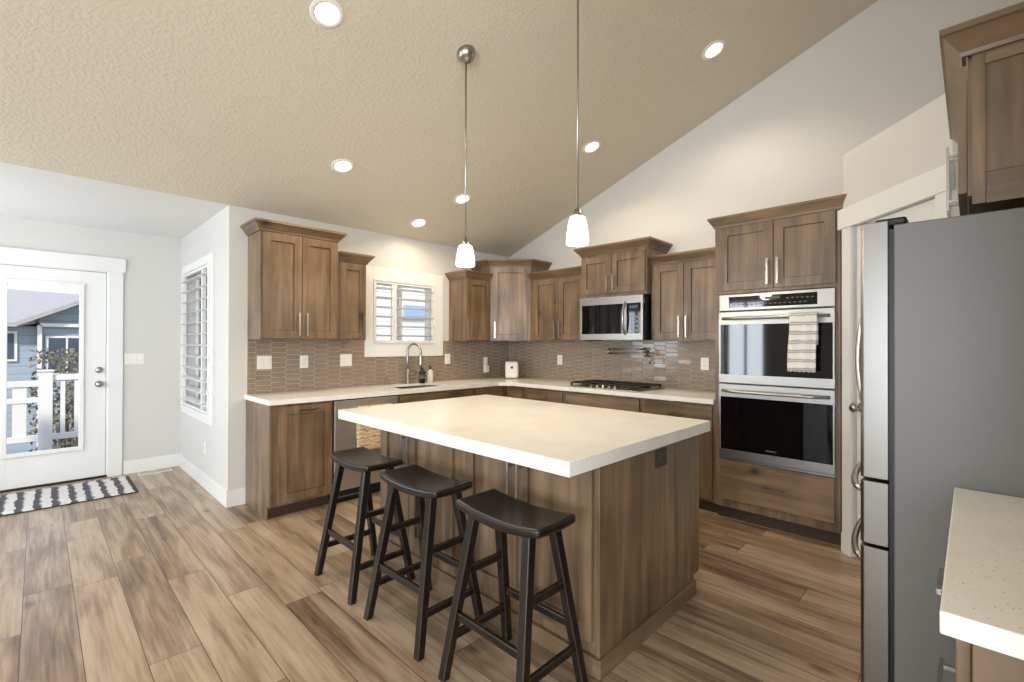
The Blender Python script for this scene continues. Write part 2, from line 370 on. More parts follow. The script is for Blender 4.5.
def pull(fr, u, z, ln, vert=True, n0=.02, r=.0065, so=.034):
    mb = MB(); h = ln/2
    if vert:
        fr.box(mb, u-r, u+r, n0+so-.004, n0+so+.004, z-h, z+h)
        for s in (-1, 1): fr.box(mb, u-r*.7, u+r*.7, n0+.0003, n0+so-.004, z+s*h*.7-.005, z+s*h*.7+.005)
    else:
        fr.box(mb, u-h, u+h, n0+so-.004, n0+so+.004, z-r, z+r)
        for s in (-1, 1): fr.box(mb, u+s*h*.7-.005, u+s*h*.7+.005, n0+.0003, n0+so-.004, z-r*.7, z+r*.7)
    return mb
CROWN = [(0, 0), (.010, 0), (.014, .012), (.050, .058), (.058, .062), (.058, .08), (0, .08)]
def crown(path, z0, prof=CROWN):
    """path: xy points walking so that the room is on the right-hand side"""
    P = [Vector(p) for p in path]; outs = []
    for i, p in enumerate(P):
        ds = []
        if i > 0: ds.append((p-P[i-1]).normalized())
        if i < len(P)-1: ds.append((P[i+1]-p).normalized())
        ns = [Vector((d.y, -d.x)) for d in ds]
        m = ns[0] if len(ns) == 1 else (ns[0]+ns[1])/(1+ns[0].dot(ns[1]))
        outs.append(m)
    mb = MB(); k = len(prof)
    v = [(P[i].x+outs[i].x*a, P[i].y+outs[i].y*a, z0+z) for i in range(len(P)) for a, z in prof]
    f = [(i*k+j, i*k+(j+1) % k, (i+1)*k+(j+1) % k, (i+1)*k+j) for i in range(len(P)-1) for j in range(k)]
    f += [tuple(range(k)), tuple(range((len(P)-1)*k, len(P)*k))[::-1]]
    return mb.add(v, f)

XB, YA, XN, YD, ZE, SL = 4.357, 4.348, 1.096, 6.182, 2.4825, .3676
YR = -.57                                   # ridge line
zc = lambda y: ZE+SL*(YA-y) if y >= YR else ZE+SL*(YA-YR)-SL*(YR-y)

# ------------------------------------------------------------------ shell
mb = MB(); mb.box(-4.75, XB+.15, -4.15, YA+.0, -.12, 0); mb.box(-1.65, XN, YA, YD+.0, -.12, 0)
struct('floor', mb, 'floor')
def wall_grid(fr, u0, u1, z0, z1, holes, th=.15):
    """wall slab (room face at n=0, thickness behind) with rectangular holes"""
    us = sorted({u0, u1, *[h[0] for h in holes], *[h[1] for h in holes]}); zs = sorted({z0, z1, *[h[2] for h in holes], *[h[3] for h in holes]})
    mb = MB()
    for a, b in zip(us, us[1:]):
        for c, d in zip(zs, zs[1:]):
            if any(h[0] <= a and b <= h[1] and h[2] <= c and d <= h[3] for h in holes): continue
            fr.box(mb, a, b, -th, 0, c, d)
    return mb
FA = Fr((0, YA), (1, 0)); FB = Fr((XB, 0), (0, -1)); FN = Fr((XN, 0), (0, -1)); FD = Fr((0, YD), (1, 0))
KW = (2.385, 3.155, 1.345, 2.0)
struct('wall_north', wall_grid(FA, XN, XB+.15, 0, ZE+.05, [KW]), 'wall')
struct('wall_nook_east', wall_grid(FN, -YD-.15, -YA-.15, 0, ZE+.05, [(-5.96, -4.86, .69, 2.07)]), 'wall')
struct('wall_nook_north', wall_grid(FD, -1.65, XN, 0, ZE+.05, [(-.36, .50, 0, 2.07)]), 'wall')
FW2 = Fr((-1.5, 0), (0, 1)); struct('wall_nook_west', wall_grid(FW2, YA+.15, YD, 0, ZE+.05, [(4.62, 5.9, .75, 2.15)]), 'wall')
struct('wall_north_west', wall_grid(FA, -4.75, -1.5, 0, ZE+.05, []), 'wall')
mb = MB(); mb.box(-1.65, XN+.15, YA, YD+.15, ZE, ZE+.1); struct('ceiling_nook', mb, 'ceil_n')
# east wall follows the vault
mb = MB(); pts = [(YA+.15, 0), (YA+.15, ZE-SL*.15+.02), (YR, zc(YR)+.02), (-4.15, zc(-4.15)+.02), (-4.15, 0)]
v = [(XB, y, z) for y, z in pts]+[(XB+.15, y, z) for y, z in pts]
mb.add(v, [(0, 1, 2, 3, 4), (9, 8, 7, 6, 5)]+[(i, (i+1) % 5, 5+(i+1) % 5, 5+i) for i in range(5)]); struct('wall_east', mb, 'wall')
# west wall with two window openings under the vault, the large one added for light
FW = Fr((-4.6, 0), (0, 1))
wb = wall_grid(FW, -4.15, YA, 0, 2.45, [(-2.75, .75, .25, 2.4), (3.42, 4.3, .5, 2.4)])
pts = [(YA, 2.45), (YA, ZE+.02), (YR, zc(YR)+.02), (-4.15, zc(-4.15)+.02), (-4.15, 2.45)]
v = [(-4.6, y, z) for y, z in pts]+[(-4.75, y, z) for y, z in pts]
wb.add(v, [(0, 1, 2, 3, 4), (9, 8, 7, 6, 5)]+[(i, (i+1) % 5, 5+(i+1) % 5, 5+i) for i in range(5)]); struct('wall_west', wb, 'wall')
FS = Fr((0, -4.0), (-1, 0)); struct('wall_south', wall_grid(FS, -XB, 4.6, 0, zc(-4)+.02, [(.7, 3.9, .4, 2.55)]), 'wall')
mb = MB(); pts = [(1.0, -.58), (4.357, -.58), (4.357, -.73), (.85, -.73), (.85, -4.0), (1.0, -4.0), (1.0, -.73)]
mb.box(.85, XB, -.73, -.58, 0, zc(-.73)); mb.box(.86, 1.01, -.58, -.10, 0, zc(-.10)); struct('wall_kitchen_south_and_shade_stub', mb, 'wall')  # short stub is added out of view to shade the cabinets by the fridge
mb = MB()
for y0, y1 in ((YA+.15, YR), (YR, -4.15)):
    a, b = (zc(y0) if y0 < YA else ZE-SL*.15), zc(y1)
    mb.hexa([(-4.75, y0, a), (XB+.15, y0, a), (XB+.15, y1, b), (-4.75, y1, b)], [(-4.75, y0, a+.1), (XB+.15, y0, a+.1), (XB+.15, y1, b+.1), (-4.75, y1, b+.1)])
# keep the vault clear of the flat nook ceiling: it starts on the wall line
mb.v = [Vector((p.x, YA if p.y > YA else p.y, (p.z+SL*.15) if p.y > YA else p.z)) for p in mb.v]
struct('ceiling', mb, 'ceil', weld=False)

# pantry: diagonal wall with its door
ANG = R(42); PD = Vector((-math.cos(ANG), -math.sin(ANG))); P0 = Vector((3.70, .60)); P1 = P0+PD*.80
FP = Fr(P0, PD)         # u runs towards the fridge, n into the room
DU0, DU1, DH = .095, .72, 2.10
struct('wall_pantry', wall_grid(FP, 0, .80, 0, 2.59, [(DU0, DU1, 0, DH)], .10), 'wall')
mb = MB(); mb.prism([(3.70, .60), (XB, .60), (XB, .5), (3.77, .5)], 0, 2.59); struct('wall_pantry_north', mb, 'wall')
mb = MB(); mb.prism([(P1.x, P1.y), (P1.x+.1, P1.y), (P1.x+.1, -.58), (P1.x, -.58)], 0, 2.59); struct('wall_pantry_west', mb, 'wall')
mb = MB(); mb.prism([(3.74, .57), (XB, .57), (XB, -.58), (P1.x+.03, -.58), (P1.x+.03, P1.y+.0)], 2.55, 2.59); struct('ceiling_pantry', mb, 'wall')
mb = MB()
FP.box(mb, .015, DU0, .0, .018, 0, DH); FP.box(mb, DU1, DU1+.075, 0, .018, 0, DH)
FP.box(mb, -.02, DU1+.09, 0, .024, DH, DH+.13)
struct('trim_1', mb, 'trim', bevel=.002)
mb = MB(); FP.box(mb, .0, .02, 0, .013, 0, .12); struct('baseboard_pantry', mb, 'trim')
d = bpy.data.objects.new('door_2', None); C.objects.link(d); q = FP.p(DU0, 0, 0); d.location = q; d['kind'] = 'structure'
mb = MB()
def panel_door(fr, mb, u0, u1, z0, z1, n0, n1, cols, rows, st=.105, rec=.012):
    fr.box(mb, u0, u1, n0, n1-rec, z0, z1)
    us = [u0+(u1-u0)*i/cols for i in range(cols+1)]
    fr.box(mb, u0, u0+st, n1-rec, n1, z0, z1); fr.box(mb, u1-st, u1, n1-rec, n1, z0, z1)
    for z in rows: fr.box(mb, u0+st, u1-st, n1-rec, n1, z[0], z[1])
panel_door(FP, mb, DU0+.004, DU1-.004, .01, DH-.004, -.06, -.02, 1, [(.01, .22), (1.0, 1.12), (DH-.12, DH-.004)])
obj('door_leaf', mb, 'trim', d, bevel=.002)
mb = MB(); kc = FP.p(DU0+.055, -.02, .955); n3 = Vector((FP.n.x, FP.n.y, 0))
mb.lathe([(0, 0), (.032, 0), (.032, .006), (.012, .012), (.010, .034), (.026, .042), (.030, .056), (.022, .068), (0, .070)], kc, n3)
obj('door_knob', mb, 'chrome', d)

# baseboards
def bboard(name, fr, u0, u1):
    mb = MB(); fr.box(mb, u0, u1, 0, .014, 0, .115); fr.box(mb, u0, u1, 0, .009, .115, .135); struct(name, mb, 'trim', bevel=.002)
bboard('baseboard_nook_east', FN, -YD, -YA)
bboard('baseboard_north', FA, XN-.014, 1.225)
bboard('baseboard_nook_north', FD, .615, XN-.014)
# bullnose end of the nook corner is part of the wall; entry door
d1 = bpy.data.objects.new('door_1', None); C.objects.link(d1); d1.location = (-.36, YD, 0); d1['kind'] = 'structure'
mb = MB(); a0, a1, g0, g1, gz0, gz1 = -.335, .475, -.205, .285, .33, 1.895
z1 = 2.045
for (u0, u1, za, zb) in ((a0, g0, .02, z1), (g1, a1, .02, z1), (g0, g1, .02, gz0), (g0, g1, gz1, z1)): FD.box(mb, u0, u1, -.055, -.01, za, zb)
obj('door_leaf', mb, 'trim', d1, bevel=.002)
mb = MB(); s = .03
for (u0, u1, za, zb) in ((g0-s, g0+.008, gz0-s, gz1+s), (g1-.008, g1+s, gz0-s, gz1+s), (g0, g1, gz0-s, gz0+.008), (g0, g1, gz1-.008, gz1+s)): FD.box(mb, u0, u1, -.012, .006, za, zb)
obj('glass_frame', mb, 'trim', d1, bevel=.004)
mb = MB(); FD.box(mb, g0, g1, -.036, -.030, gz0, gz1); obj('glass_pane', mb, 'glass', d1)
mb = MB(); mb.lathe([(0, 0), (.032, 0), (.032, .006), (.012, .012), (.010, .034), (.026, .042), (.030, .056), (.022, .068), (0, .070)], (.425, YD+.01, .935), (0, -1, 0)); obj('door_knob', mb, 'chrome', d1)
mb = MB(); mb.lathe([(0, 0), (.031, 0), (.031, .012), (.022, .02), (0, .022)], (.425, YD+.01, 1.075), (0, -1, 0)); mb.box(.420, .430, YD-.028, YD-.008, 1.060, 1.090); obj('deadbolt', mb, 'chrome', d1)
mb = MB(); FD.box(mb, -.36, .50, -.15, .0, 0, .018); obj('threshold', mb, 'black', d1)
mb = MB()
FD.box(mb, -.36, -.34, -.15, 0, .018, 2.07); FD.box(mb, .48, .50, -.15, 0, .018, 2.07); FD.box(mb, -.34, .48, -.15, 0, 2.05, 2.07)
FD.box(mb, -.47, -.35, 0, .018, 0, 2.06); FD.box(mb, .49, .605, 0, .018, 0, 2.06); FD.box(mb, -.49, .625, 0, .024, 2.06, 2.20)
struct('trim_2', mb, 'trim', bevel=.002)

# ------------------------------------------------------------------ windows with shutters
def louvers(fr, u0, u1, z0, z1, pitch, wd, n0, tilt):
    mb = MB(); k = max(1, int(round((z1-z0)/pitch))); pz = (z1-z0)/k
    for i in range(k):
        z = z0+pz*(i+.5); pr = []
        for j in range(10):
            a = 2*math.pi*j/10; x = math.cos(a)*wd/2; y = math.sin(a)*.006
            pr.append((n0+x*math.cos(tilt)-y*math.sin(tilt), z+x*math.sin(tilt)+y*math.cos(tilt)))
        v = [fr.p(u, n, zz) for u in (u0, u1) for n, zz in pr]
        mb.add(v, [tuple(range(10)), tuple(range(10, 20))[::-1]]+[(j, (j+1) % 10, 10+(j+1) % 10, 10+j) for j in range(10)])
    return mb
def window(idx, fr, o, cas, split, pitch, tilt, label, depth=.0, lw=.095):
    """o: opening u0,u1,z0,z1 ; cas: left,right,bottom,top casing widths"""
    wn = bpy.data.objects.new('window_%d' % idx, None); C.objects.link(wn); wn.location = fr.p(o[0], 0, o[2]); wn['kind'] = 'structure'
    u0, u1, z0, z1 = o; mb = MB()
    for a, b, c, d in ((u0-cas[0], u0, z0-cas[2], z1+cas[3]), (u1, u1+cas[1], z0-cas[2], z1+cas[3]), (u0, u1, z0-cas[2], z0), (u0, u1, z1, z1+cas[3])):
        fr.box(mb, a, b, 0, .02, c, d)
    obj('window_casing', mb, 'trim', wn, bevel=.002)
    mb = MB(); t = .035
    for a, b, c, d in ((u0, u0+t, z0, z1), (u1-t, u1, z0, z1), (u0+t, u1-t, z0, z0+t), (u0+t, u1-t, z1-t, z1), ((u0+u1)/2-.02, (u0+u1)/2+.02, z0+t, z1-t)):
        fr.box(mb, a, b, -.14, -.09, c, d)
    obj('window_sash', mb, 'vinyl', wn)
    mb = MB(); fr.box(mb, u0+t, u1-t, -.117, -.113, z0+t, z1-t); obj('glass_pane', mb, 'glass', wn)
    sh = thing('plantation_shutter', label, 'shutter', fr.p((u0+u1)/2, 0, z0))
    # hinge frame
    mb = MB(); t = .010; n0, n1 = depth-.02, depth+.03
    for a, b, c, d in ((u0, u0+t, z0, z1), (u1-t, u1, z0, z1), (u0+t, u1-t, z0, z0+t), (u0+t, u1-t, z1-t, z1)): fr.box(mb, a, b, n0, n1, c, d)
    obj('frame', mb, 'trim', sh, bevel=.002)
    e = [u0+t+.002]+[x for x in split]+[u1-t-.002]; st = .026
    for a, b in zip(e, e[1:]):
        mb = MB(); za, zb = z0+t+.002, z1-t-.002
        for p, q, c, d in ((a+.001, a+st, za, zb), (b-st, b-.001, za, zb), (a+st, b-st, za, za+.022), (a+st, b-st, zb-.022, zb)): fr.box(mb, p, q, depth-.012, depth+.018, c, d)
        pn = obj('shutter_panel', mb, 'trim', sh, bevel=.002)
        obj('louvers', louvers(fr, a+st, b-st, za+.022, zb-.022, pitch, lw, depth+.003, tilt), 'trim', pn)
    return wn
window(1, FA, KW, (.09, .11, .137, .125), [2.63], .105, R(8), 'small white louvered shutter over the kitchen sink window')
window(2, FN, (-5.96, -4.86, .69, 2.07), (.075, .075, .08, .08), [-5.12], .108, R(-8), 'tall white louvered shutter on the nook side wall', depth=.01)
for i, (fr, o) in enumerate(((FW2, (4.62, 5.9, .75, 2.15)), (FW, (-2.75, .75, .25, 2.4)), (FW, (3.42, 4.3, .5, 2.4)), (FS, (.7, 3.9, .4, 2.55)))):
    u0, u1, z0, z1 = o; mb = MB(); t = .06
    k = 3 if u1-u0 > 2 else 2
    for a, b, c, d in [(u0, u0+t, z0, z1), (u1-t, u1, z0, z1), (u0+t, u1-t, z0, z0+t), (u0+t, u1-t, z1-t, z1)]+[(u0+(u1-u0)*j/k-.03, u0+(u1-u0)*j/k+.03, z0+t, z1-t) for j in range(1, k)]:
        fr.box(mb, a, b, -.10, .085, c, d)
    for a, b, c, d in ((u0-.08, u0, z0-.08, z1+.1), (u1, u1+.08, z0-.08, z1+.1), (u0, u1, z0-.08, z0), (u0, u1, z1, z1+.1)): fr.box(mb, a, b, 0, .02, c, d)
    struct('window_%d' % (i+3), mb, 'trim')

# ------------------------------------------------------------------ tiled backsplash
def backsplash(name, fr, u0, u1, z0, z1, holes, label):
    t = thing(name, label, 'backsplash', fr.p((u0+u1)/2, 0, z0))
    zs0 = z0
    mb = wall_grid(fr, u0, u1, z0, z1, holes, .0)
    mb = MB()
    us = sorted({u0, u1, *[h[0] for h in holes], *[h[1] for h in holes]}); zs = sorted({z0, z1, *[h[2] for h in holes], *[h[3] for h in holes]})
    for a, b in zip(us, us[1:]):
        for c, d in zip(zs, zs[1:]):
            if any(h[0] <= a and b <= h[1] and h[2] <= c and d <= h[3] for h in holes): continue
            fr.box(mb, a, b, .0005, .006, c, d)
    obj('grout_bed', mb, 'grout', t)
    mb = MB(); px, pz, g = .125, .0435, .0032; tip = .018
    rnd = random.Random(3)
    i = 0; u = u0-px
    while u < u1+px:
        zoff = (i % 2)*pz/2; z = z0-pz+zoff
        while z < z1+pz:
            cu, cz = u, z; hw = px/2+tip/2-g/2; hh = pz/2-g/2
            P = [(-hw, 0), (-hw+tip, -hh), (hw-tip, -hh), (hw, 0), (hw-tip, hh), (-hw+tip, hh)]
            poly = [(cu+a, cz+b) for a, b in P]
            poly = [(min(max(a, u0), u1), min(max(b, z0), z1)) for a, b in poly]
            ar = sum(poly[k][0]*poly[(k+1) % 6][1]-poly[(k+1) % 6][0]*poly[k][1] for k in range(6))
            inh = any(h[0]+.075 < cu < h[1]-.075 and h[2]+.03 < cz for h in holes)
            if abs(ar) > 2e-4 and not inh:
                ta, tb = rnd.gauss(0, .012), rnd.gauss(0, .012)
                c0 = (sum(p[0] for p in poly)/6, sum(p[1] for p in poly)/6)
                ins = [(c0[0]+(a-c0[0])*(1-.0022/max(.01, abs(a-c0[0])+.001) if abs(a-c0[0]) > .003 else 1), c0[1]+(b-c0[1])*.9) for a, b in poly]
                base = [fr.p(a, .006, b) for a, b in poly]; top = [fr.p(a, .0098+ta*(a-c0[0])+tb*(b-c0[1]), b) for a, b in ins]
                mb.add(base+top, [tuple(range(6, 12))]+[(k, (k+1) % 6, 6+(k+1) % 6, 6+k) for k in range(6)])
            z += pz
        u += px; i += 1
    obj('tiles', mb, 'tile', t, weld=False)
    return t
backsplash('tile_backsplash', FA, 1.235, XB-.012, .917, 1.377, [(2.29, 3.27, 1.208, 1.377)], 'brown elongated hexagon tile backsplash behind the sink')
backsplash('tile_backsplash', FB, -YA+.012, -1.435, .917, 1.377, [], 'glossy hexagon tile backsplash behind the cooktop')

# ------------------------------------------------------------------ wall cabinets
def wall_cab(label, fr, u0, u1, z0, z1, doors, crown_path, depth=.318, zd=None, hl=.19, group=None, cdepth=None, hz=None):
    """fr: front frame at the face-frame plane (n=0). doors: (u0,u1,side of the pull or None)"""
    t = thing('wall_cabinet', label, 'cabinet', fr.p((u0+u1)/2, -depth/2, z0), group)
    mb = MB(); fr.box(mb, u0, u1, -depth, 0, z0, z1); obj('body', mb, 'wood', t, bevel=.002)
    za, zb = zd or (z0+.012, z1-.012)
    for a, b, side in doors:
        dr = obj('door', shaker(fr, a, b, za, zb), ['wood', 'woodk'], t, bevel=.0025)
        u = b-.03 if side == 'r' else a+.03
        obj('handle', pull(fr, u, (za+.02+hl/2) if hz is None else hz, hl), 'chrome', dr)
    if crown_path: obj('crown_moulding', crown(crown_path, z1-.002), 'woodh', t)
    return t
GA = YA-.32           # face-frame planes
FAu = Fr((0, GA), (1, 0)); FBu = Fr((XB-.32, 0), (0, -1))
ZU, ZS, ZT = 1.377, 2.085, 2.25
g = 'upper kitchen cabinets'
wall_cab('tall brown double-door upper cabinet beside the nook corner', FAu, 1.235, 1.872, ZU, ZT, [(1.25, 1.553, 'r'), (1.557, 1.86, 'l')], [(1.235, YA), (1.235, GA), (1.872, GA), (1.872, YA)], group=g)
wall_cab('short single-door upper cabinet left of the sink window', FAu, 1.874, 2.145, ZU, ZS, [(1.886, 2.133, 'r')], [(1.874, GA), (2.145, GA), (2.145, YA)], group=g)
wall_cab('short single-door upper cabinet right of the sink window', FAu, 3.36, 3.713, ZU, ZS, [(3.372, 3.70, 'l')], [(3.36, YA), (3.36, GA), (3.713, GA)], group=g)
# diagonal corner cabinet
ca, cb = Vector((3.715, YA-.32)), Vector((XB-.32, YA-.675)); FC = Fr(ca, cb-ca); cw = (cb-ca).length
t = thing('wall_cabinet', 'tall diagonal corner upper cabinet with one door', 'cabinet', (4.05, 4.05, ZU), g)
mb = MB(); mb.prism([(3.715, YA), (3.715, YA-.32), (XB-.32, YA-.675), (XB, YA-.675), (XB, YA)], ZU, ZT); obj('body', mb, 'wood', t, bevel=.002)
dr = obj('door', shaker(FC, .035, cw-.035, ZU+.012, ZT-.012), ['wood', 'woodk'], t, bevel=.0025); obj('handle', pull(FC, .065, ZU+.13, .19), 'chrome', dr)
obj('crown_moulding', crown([(3.715, YA), (3.715, YA-.32), (XB-.32, YA-.675), (XB, YA-.675)], ZT-.002), 'woodh', t)
wall_cab('pale short double-door upper cabinet left of the microwave', FBu, -3.67, -2.89, ZU, ZS, [(-3.60, -3.245, 'r'), (-3.24, -2.905, 'l')], [(XB-.32, 3.67), (XB-.32, 2.89)], group=g)
FMu = Fr((XB-.40, 0), (0, -1))
wall_cab('double-door cabinet mounted above the microwave', FMu, -2.888, -2.142, 1.815, ZT, [(-2.873, -2.518, 'r'), (-2.512, -2.157, 'l')], [(XB, 2.888), (XB-.40, 2.888), (XB-.40, 2.142), (XB, 2.142)], depth=.398, group=g, hl=.16, zd=(1.845, ZT-.03))
wall_cab('pale short double-door upper cabinet between microwave and ovens', FBu, -2.14, -1.435, ZU, ZS, [(-2.105, -1.823, 'r'), (-1.817, -1.47, 'l')], [(XB-.32, 2.14), (XB-.32, 1.435)], group=g)

# ------------------------------------------------------------------ microwave
FM = Fr((XB-.42, 0), (0, -1)); u0, u1, z0, z1 = -2.872, -2.160, 1.385, 1.808
t = thing('microwave', 'stainless over-the-range microwave under the wall cabinet', 'microwave', FM.p((u0+u1)/2, -.2, z0))
mb = MB(); FM.box(mb, u0, u1, -.39, 0, z0, z1); obj('body', mb, 'black', t, bevel=.003)
mb = MB(); us = u1-.17
for a, b, c, d in ((u0, u1, z1-.075, z1), (u0, u1, z0, z0+.06), (u0, u0+.025, z0+.06, z1-.075), (us-.035, us, z0+.06, z1-.075), (u1-.022, u1, z0+.06, z1-.075)): FM.box(mb, a, b, .0005, .03, c, d)
obj('front_frame', mb, 'steel', t, bevel=.003)
mb = MB(); FM.box(mb, u0+.025, us-.035, .0005, .024, z0+.06, z1-.075); obj('door_glass', mb, 'blackglass', t)
mb = MB(); FM.box(mb, us, u1-.022, .0005, .026, z0+.06, z1-.075); cp = obj('control_panel', mb, 'blackglass', t)
mb = MB(); FM.box(mb, us+.03, u1-.05, .0262, .028, z1-.125, z1-.095)
for r_ in range(4):
    for c_ in range(3): FM.box(mb, us+.03+c_*.034, us+.052+c_*.034, .0262, .0275, z0+.08+r_*.042, z0+.1+r_*.042)
obj('keypad', mb, 'win_dark', cp)
mb = MB(); hp = [FM.p(us-.012, .03+.045*math.sin(math.pi*k/12)**.6, z0+.055+(z1-z0-.12)*k/12) for k in range(13)]; mb.tube(hp, .011); obj('handle', mb, 'chrome', t)

# ------------------------------------------------------------------ oven tower
FO = Fr((XB-.64, 0), (0, -1)); y0, y1 = -1.430, -.615
t = thing('oven_cabinet', 'tall wooden cabinet tower holding the wall ovens', 'cabinet', FO.p((y0+y1)/2, -.3, 0))
mb = MB()
FO.box(mb, y0, y0+.02, -.635, 0, .1, ZT); FO.box(mb, y1-.02, y1, -.635, 0, .1, ZT)
FO.box(mb, y0+.02, y1-.02, -.635, 0, 1.732, ZT); FO.box(mb, y0+.02, y1-.02, -.635, 0, .1, .465)
FO.box(mb, y0+.02, y0+.04, -.03, 0, .465, 1.732); FO.box(mb, y1-.04, y1-.02, -.03, 0, .465, 1.732)
obj('body', mb, 'wood', t, bevel=.002)
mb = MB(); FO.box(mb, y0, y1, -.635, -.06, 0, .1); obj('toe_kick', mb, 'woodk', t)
for a, b, sd in ((-1.393, -1.016, 'r'), (-1.010, -.64, 'l')):
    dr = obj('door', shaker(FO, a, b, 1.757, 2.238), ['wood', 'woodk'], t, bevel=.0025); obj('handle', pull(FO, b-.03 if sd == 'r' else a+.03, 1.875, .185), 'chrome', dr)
mb = MB(); FO.box(mb, -1.385, -.645, 0, .02, .163, .462); dr = obj('drawer', mb, 'woodh', t, bevel=.004); obj('handle', pull(FO, -1.0, .31, .16, False), 'chrome', dr)
obj('crown_moulding', crown([(XB-.002, 1.43), (XB-.64, 1.43), (XB-.64, .615), (XB-.62, .615)], ZT-.002, [(a*.75, b) for a, b in CROWN]), 'woodh', t)
# double oven
t = thing('double_wall_oven', 'stainless double wall oven with black glass doors', 'oven', FO.p(-1.01, 0, .47))
a, b = -1.388, -.642
mb = MB(); FO.box(mb, a+.012, b-.012, -.56, .0, .475, 1.722); obj('chassis', mb, 'black', t)
mb = MB(); FO.box(mb, a, b, .001, .022, 1.603, 1.725); cp = obj('control_panel', mb, 'steel', t, bevel=.002)
mb = MB(); FO.box(mb, a+.07, b-.10, .0222, .024, 1.622, 1.705); dsp = obj('display', mb, 'blackglass', cp)
mb = MB(); FO.box(mb, a+.32, a+.42, .0242, .0248, 1.675, 1.695)
for k in range(16): FO.box(mb, a+.10+k*.031, a+.118+k*.031, .0242, .0248, 1.64, 1.648)
for k in range(6): FO.box(mb, a+.46+k*.03, a+.475+k*.03, .0242, .0248, 1.672, 1.68)
obj('keypad', mb, 'outlet_hole', dsp)
for zt, zb, nm in ((1.592, 1.055, 'upper'), (1.045, .487, 'lower')):
    mb = MB()
    FO.box(mb, a, b, .001, .032, zt-.095, zt); FO.box(mb, a, b, .001, .032, zb, zb+.062)
    FO.box(mb, a, a+.012, .001, .032, zb+.062, zt-.095); FO.box(mb, b-.012, b, .001, .032, zb+.062, zt-.095)
    dr = obj('oven_door', mb, 'steel', t, bevel=.002)
    mb = MB(); FO.box(mb, a+.012, b-.012, .001, .030, zb+.062, zt-.095); obj('door_glass', mb, 'blackglass', dr)
    mb = MB(); zh = zt-.05
    pts = [FO.p(a+.03+(b-a-.06)*k/20, .032+.052*min(1, math.sin(math.pi*k/20)*2.2)**.7 if 0 < k < 20 else .034, zh) for k in range(21)]
    mb.tube(pts, .012); obj('handle', mb, 'chrome', dr)
    if nm == 'lower':
        mb = MB(); FO.box(mb, -1.06, -.99, .0302, .0306, .575, .583); obj('badge', mb, 'outlet_hole', dr)
mb = MB(); FO.box(mb, a, b, .001, .018, .468, .482); obj('vent_trim', mb, 'steel', t)
# towel on the upper handle
def towel(name, fr, u0, u1, nb, zb, front, back, mat, label, wav=.004):
    prof = []
    rr = .016
    for k in range(9): prof.append((nb-rr-.002, zb-back+back*k/8))
    for k in range(1, 8): th = math.pi*(1-k/8); prof.append((nb+math.cos(th)*rr, zb+math.sin(th)*rr))
    for k in range(17): prof.append((nb+rr+.002, zb-front*k/16))
    mb = MB(); n = 16; J = len(prof)-1
    def fn(i, j):
        u = u0+(u1-u0)*i; nn, z = prof[int(round(j*J))]; s = max(0, zb-z)
        nn += wav*math.sin(i*13)*min(1, s*8)*(1 if j > .4 else .0)
        u += .012*math.sin(j*5)*min(1, s*5)*(1-i*.4) if j > .4 else 0
        return fr.p(u, nn, z+(.004*math.sin(i*40) if j > .98 else 0))
    mb.grid(fn, n, J)
    return tag(obj(name, mb, mat, solid=.003), label, 'towel')
towel('dish_towel', FO, -.89, -.728, .086, 1.548, .385, .20, 'towel', 'white and grey striped towel hanging on the upper oven handle')

# ------------------------------------------------------------------ base cabinets
def base_cab(label, fr, u0, u1, fronts, name='base_cabinet', depth=.56, grp='lower kitchen cabinets', ztop=.876, wood_='wood', open_top=False):
    """fronts: (kind,u0,u1,z0,z1,handle) kind door|drawer"""
    t = thing(name, label, 'cabinet', fr.p((u0+u1)/2, -depth/2, 0), grp)
    mb = MB(); fr.box(mb, u0, u1, -depth, 0, .10, .68 if open_top else ztop)
    if open_top: fr.box(mb, u0, u1, -.03, 0, .68, ztop); fr.box(mb, u0, u0+.02, -depth, -.03, .68, ztop); fr.box(mb, u1-.02, u1, -depth, -.03, .68, ztop)
    obj('body', mb, wood_, t, bevel=.002)
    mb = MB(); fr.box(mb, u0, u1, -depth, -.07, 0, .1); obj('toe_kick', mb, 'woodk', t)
    for kind, a, b, c, d, h in fronts:
        if kind == 'door': m = shaker(fr, a, b, c, d)
        else: m = MB(); fr.box(m, a, b, 0, .02, c, d)
        dr = obj(kind, m, ['wood', 'woodk'] if kind == 'door' else 'woodh', t, bevel=.003)
        if h == 'h': obj('handle', pull(fr, (a+b)/2, (c+d)/2 if kind == 'drawer' else d-.035, .14, False), 'chrome', dr)
        elif h: obj('handle', pull(fr, b-.03 if h == 'r' else a+.03, d-.12, .14), 'chrome', dr)
    return t
FAb = Fr((0, YA-.578), (1, 0)); FBb = Fr((XB-.617, 0), (0, -1))
t = base_cab('knotty base cabinet with one tall door beside the nook corner', FAb, 1.237, 1.712, [('door', 1.285, 1.70, .125, .858, 'h')])
mb = MB(); FAb.box(mb, 1.225, 1.236, -.57, .0, .1, .876); FAb.box(mb, 1.225, 1.236, -.57, -.06, 0, .1); obj('end_panel', mb, 'wood', t)
base_cab('sink base cabinet with false drawer front under the sink', FAb, 2.325, 3.24, [('drawer', 2.345, 2.78, .70, .858, None), ('drawer', 2.785, 3.22, .70, .858, None), ('door', 2.345, 2.78, .125, .69, 'r'), ('door', 2.785, 3.22, .125, .69, 'l')], open_top=True)
base_cab('corner base cabinet left of the inside corner', FAb, 3.242, XB-.62, [('drawer', 3.26, 3.66, .70, .858, None), ('door', 3.26, 3.66, .125, .69, 'l')])
base_cab('corner base cabinet with drawer below the white device', FBb, -3.768, -3.49, [('drawer', -3.70, -3.505, .70, .858, None), ('door', -3.70, -3.505, .125, .69, 'r')])
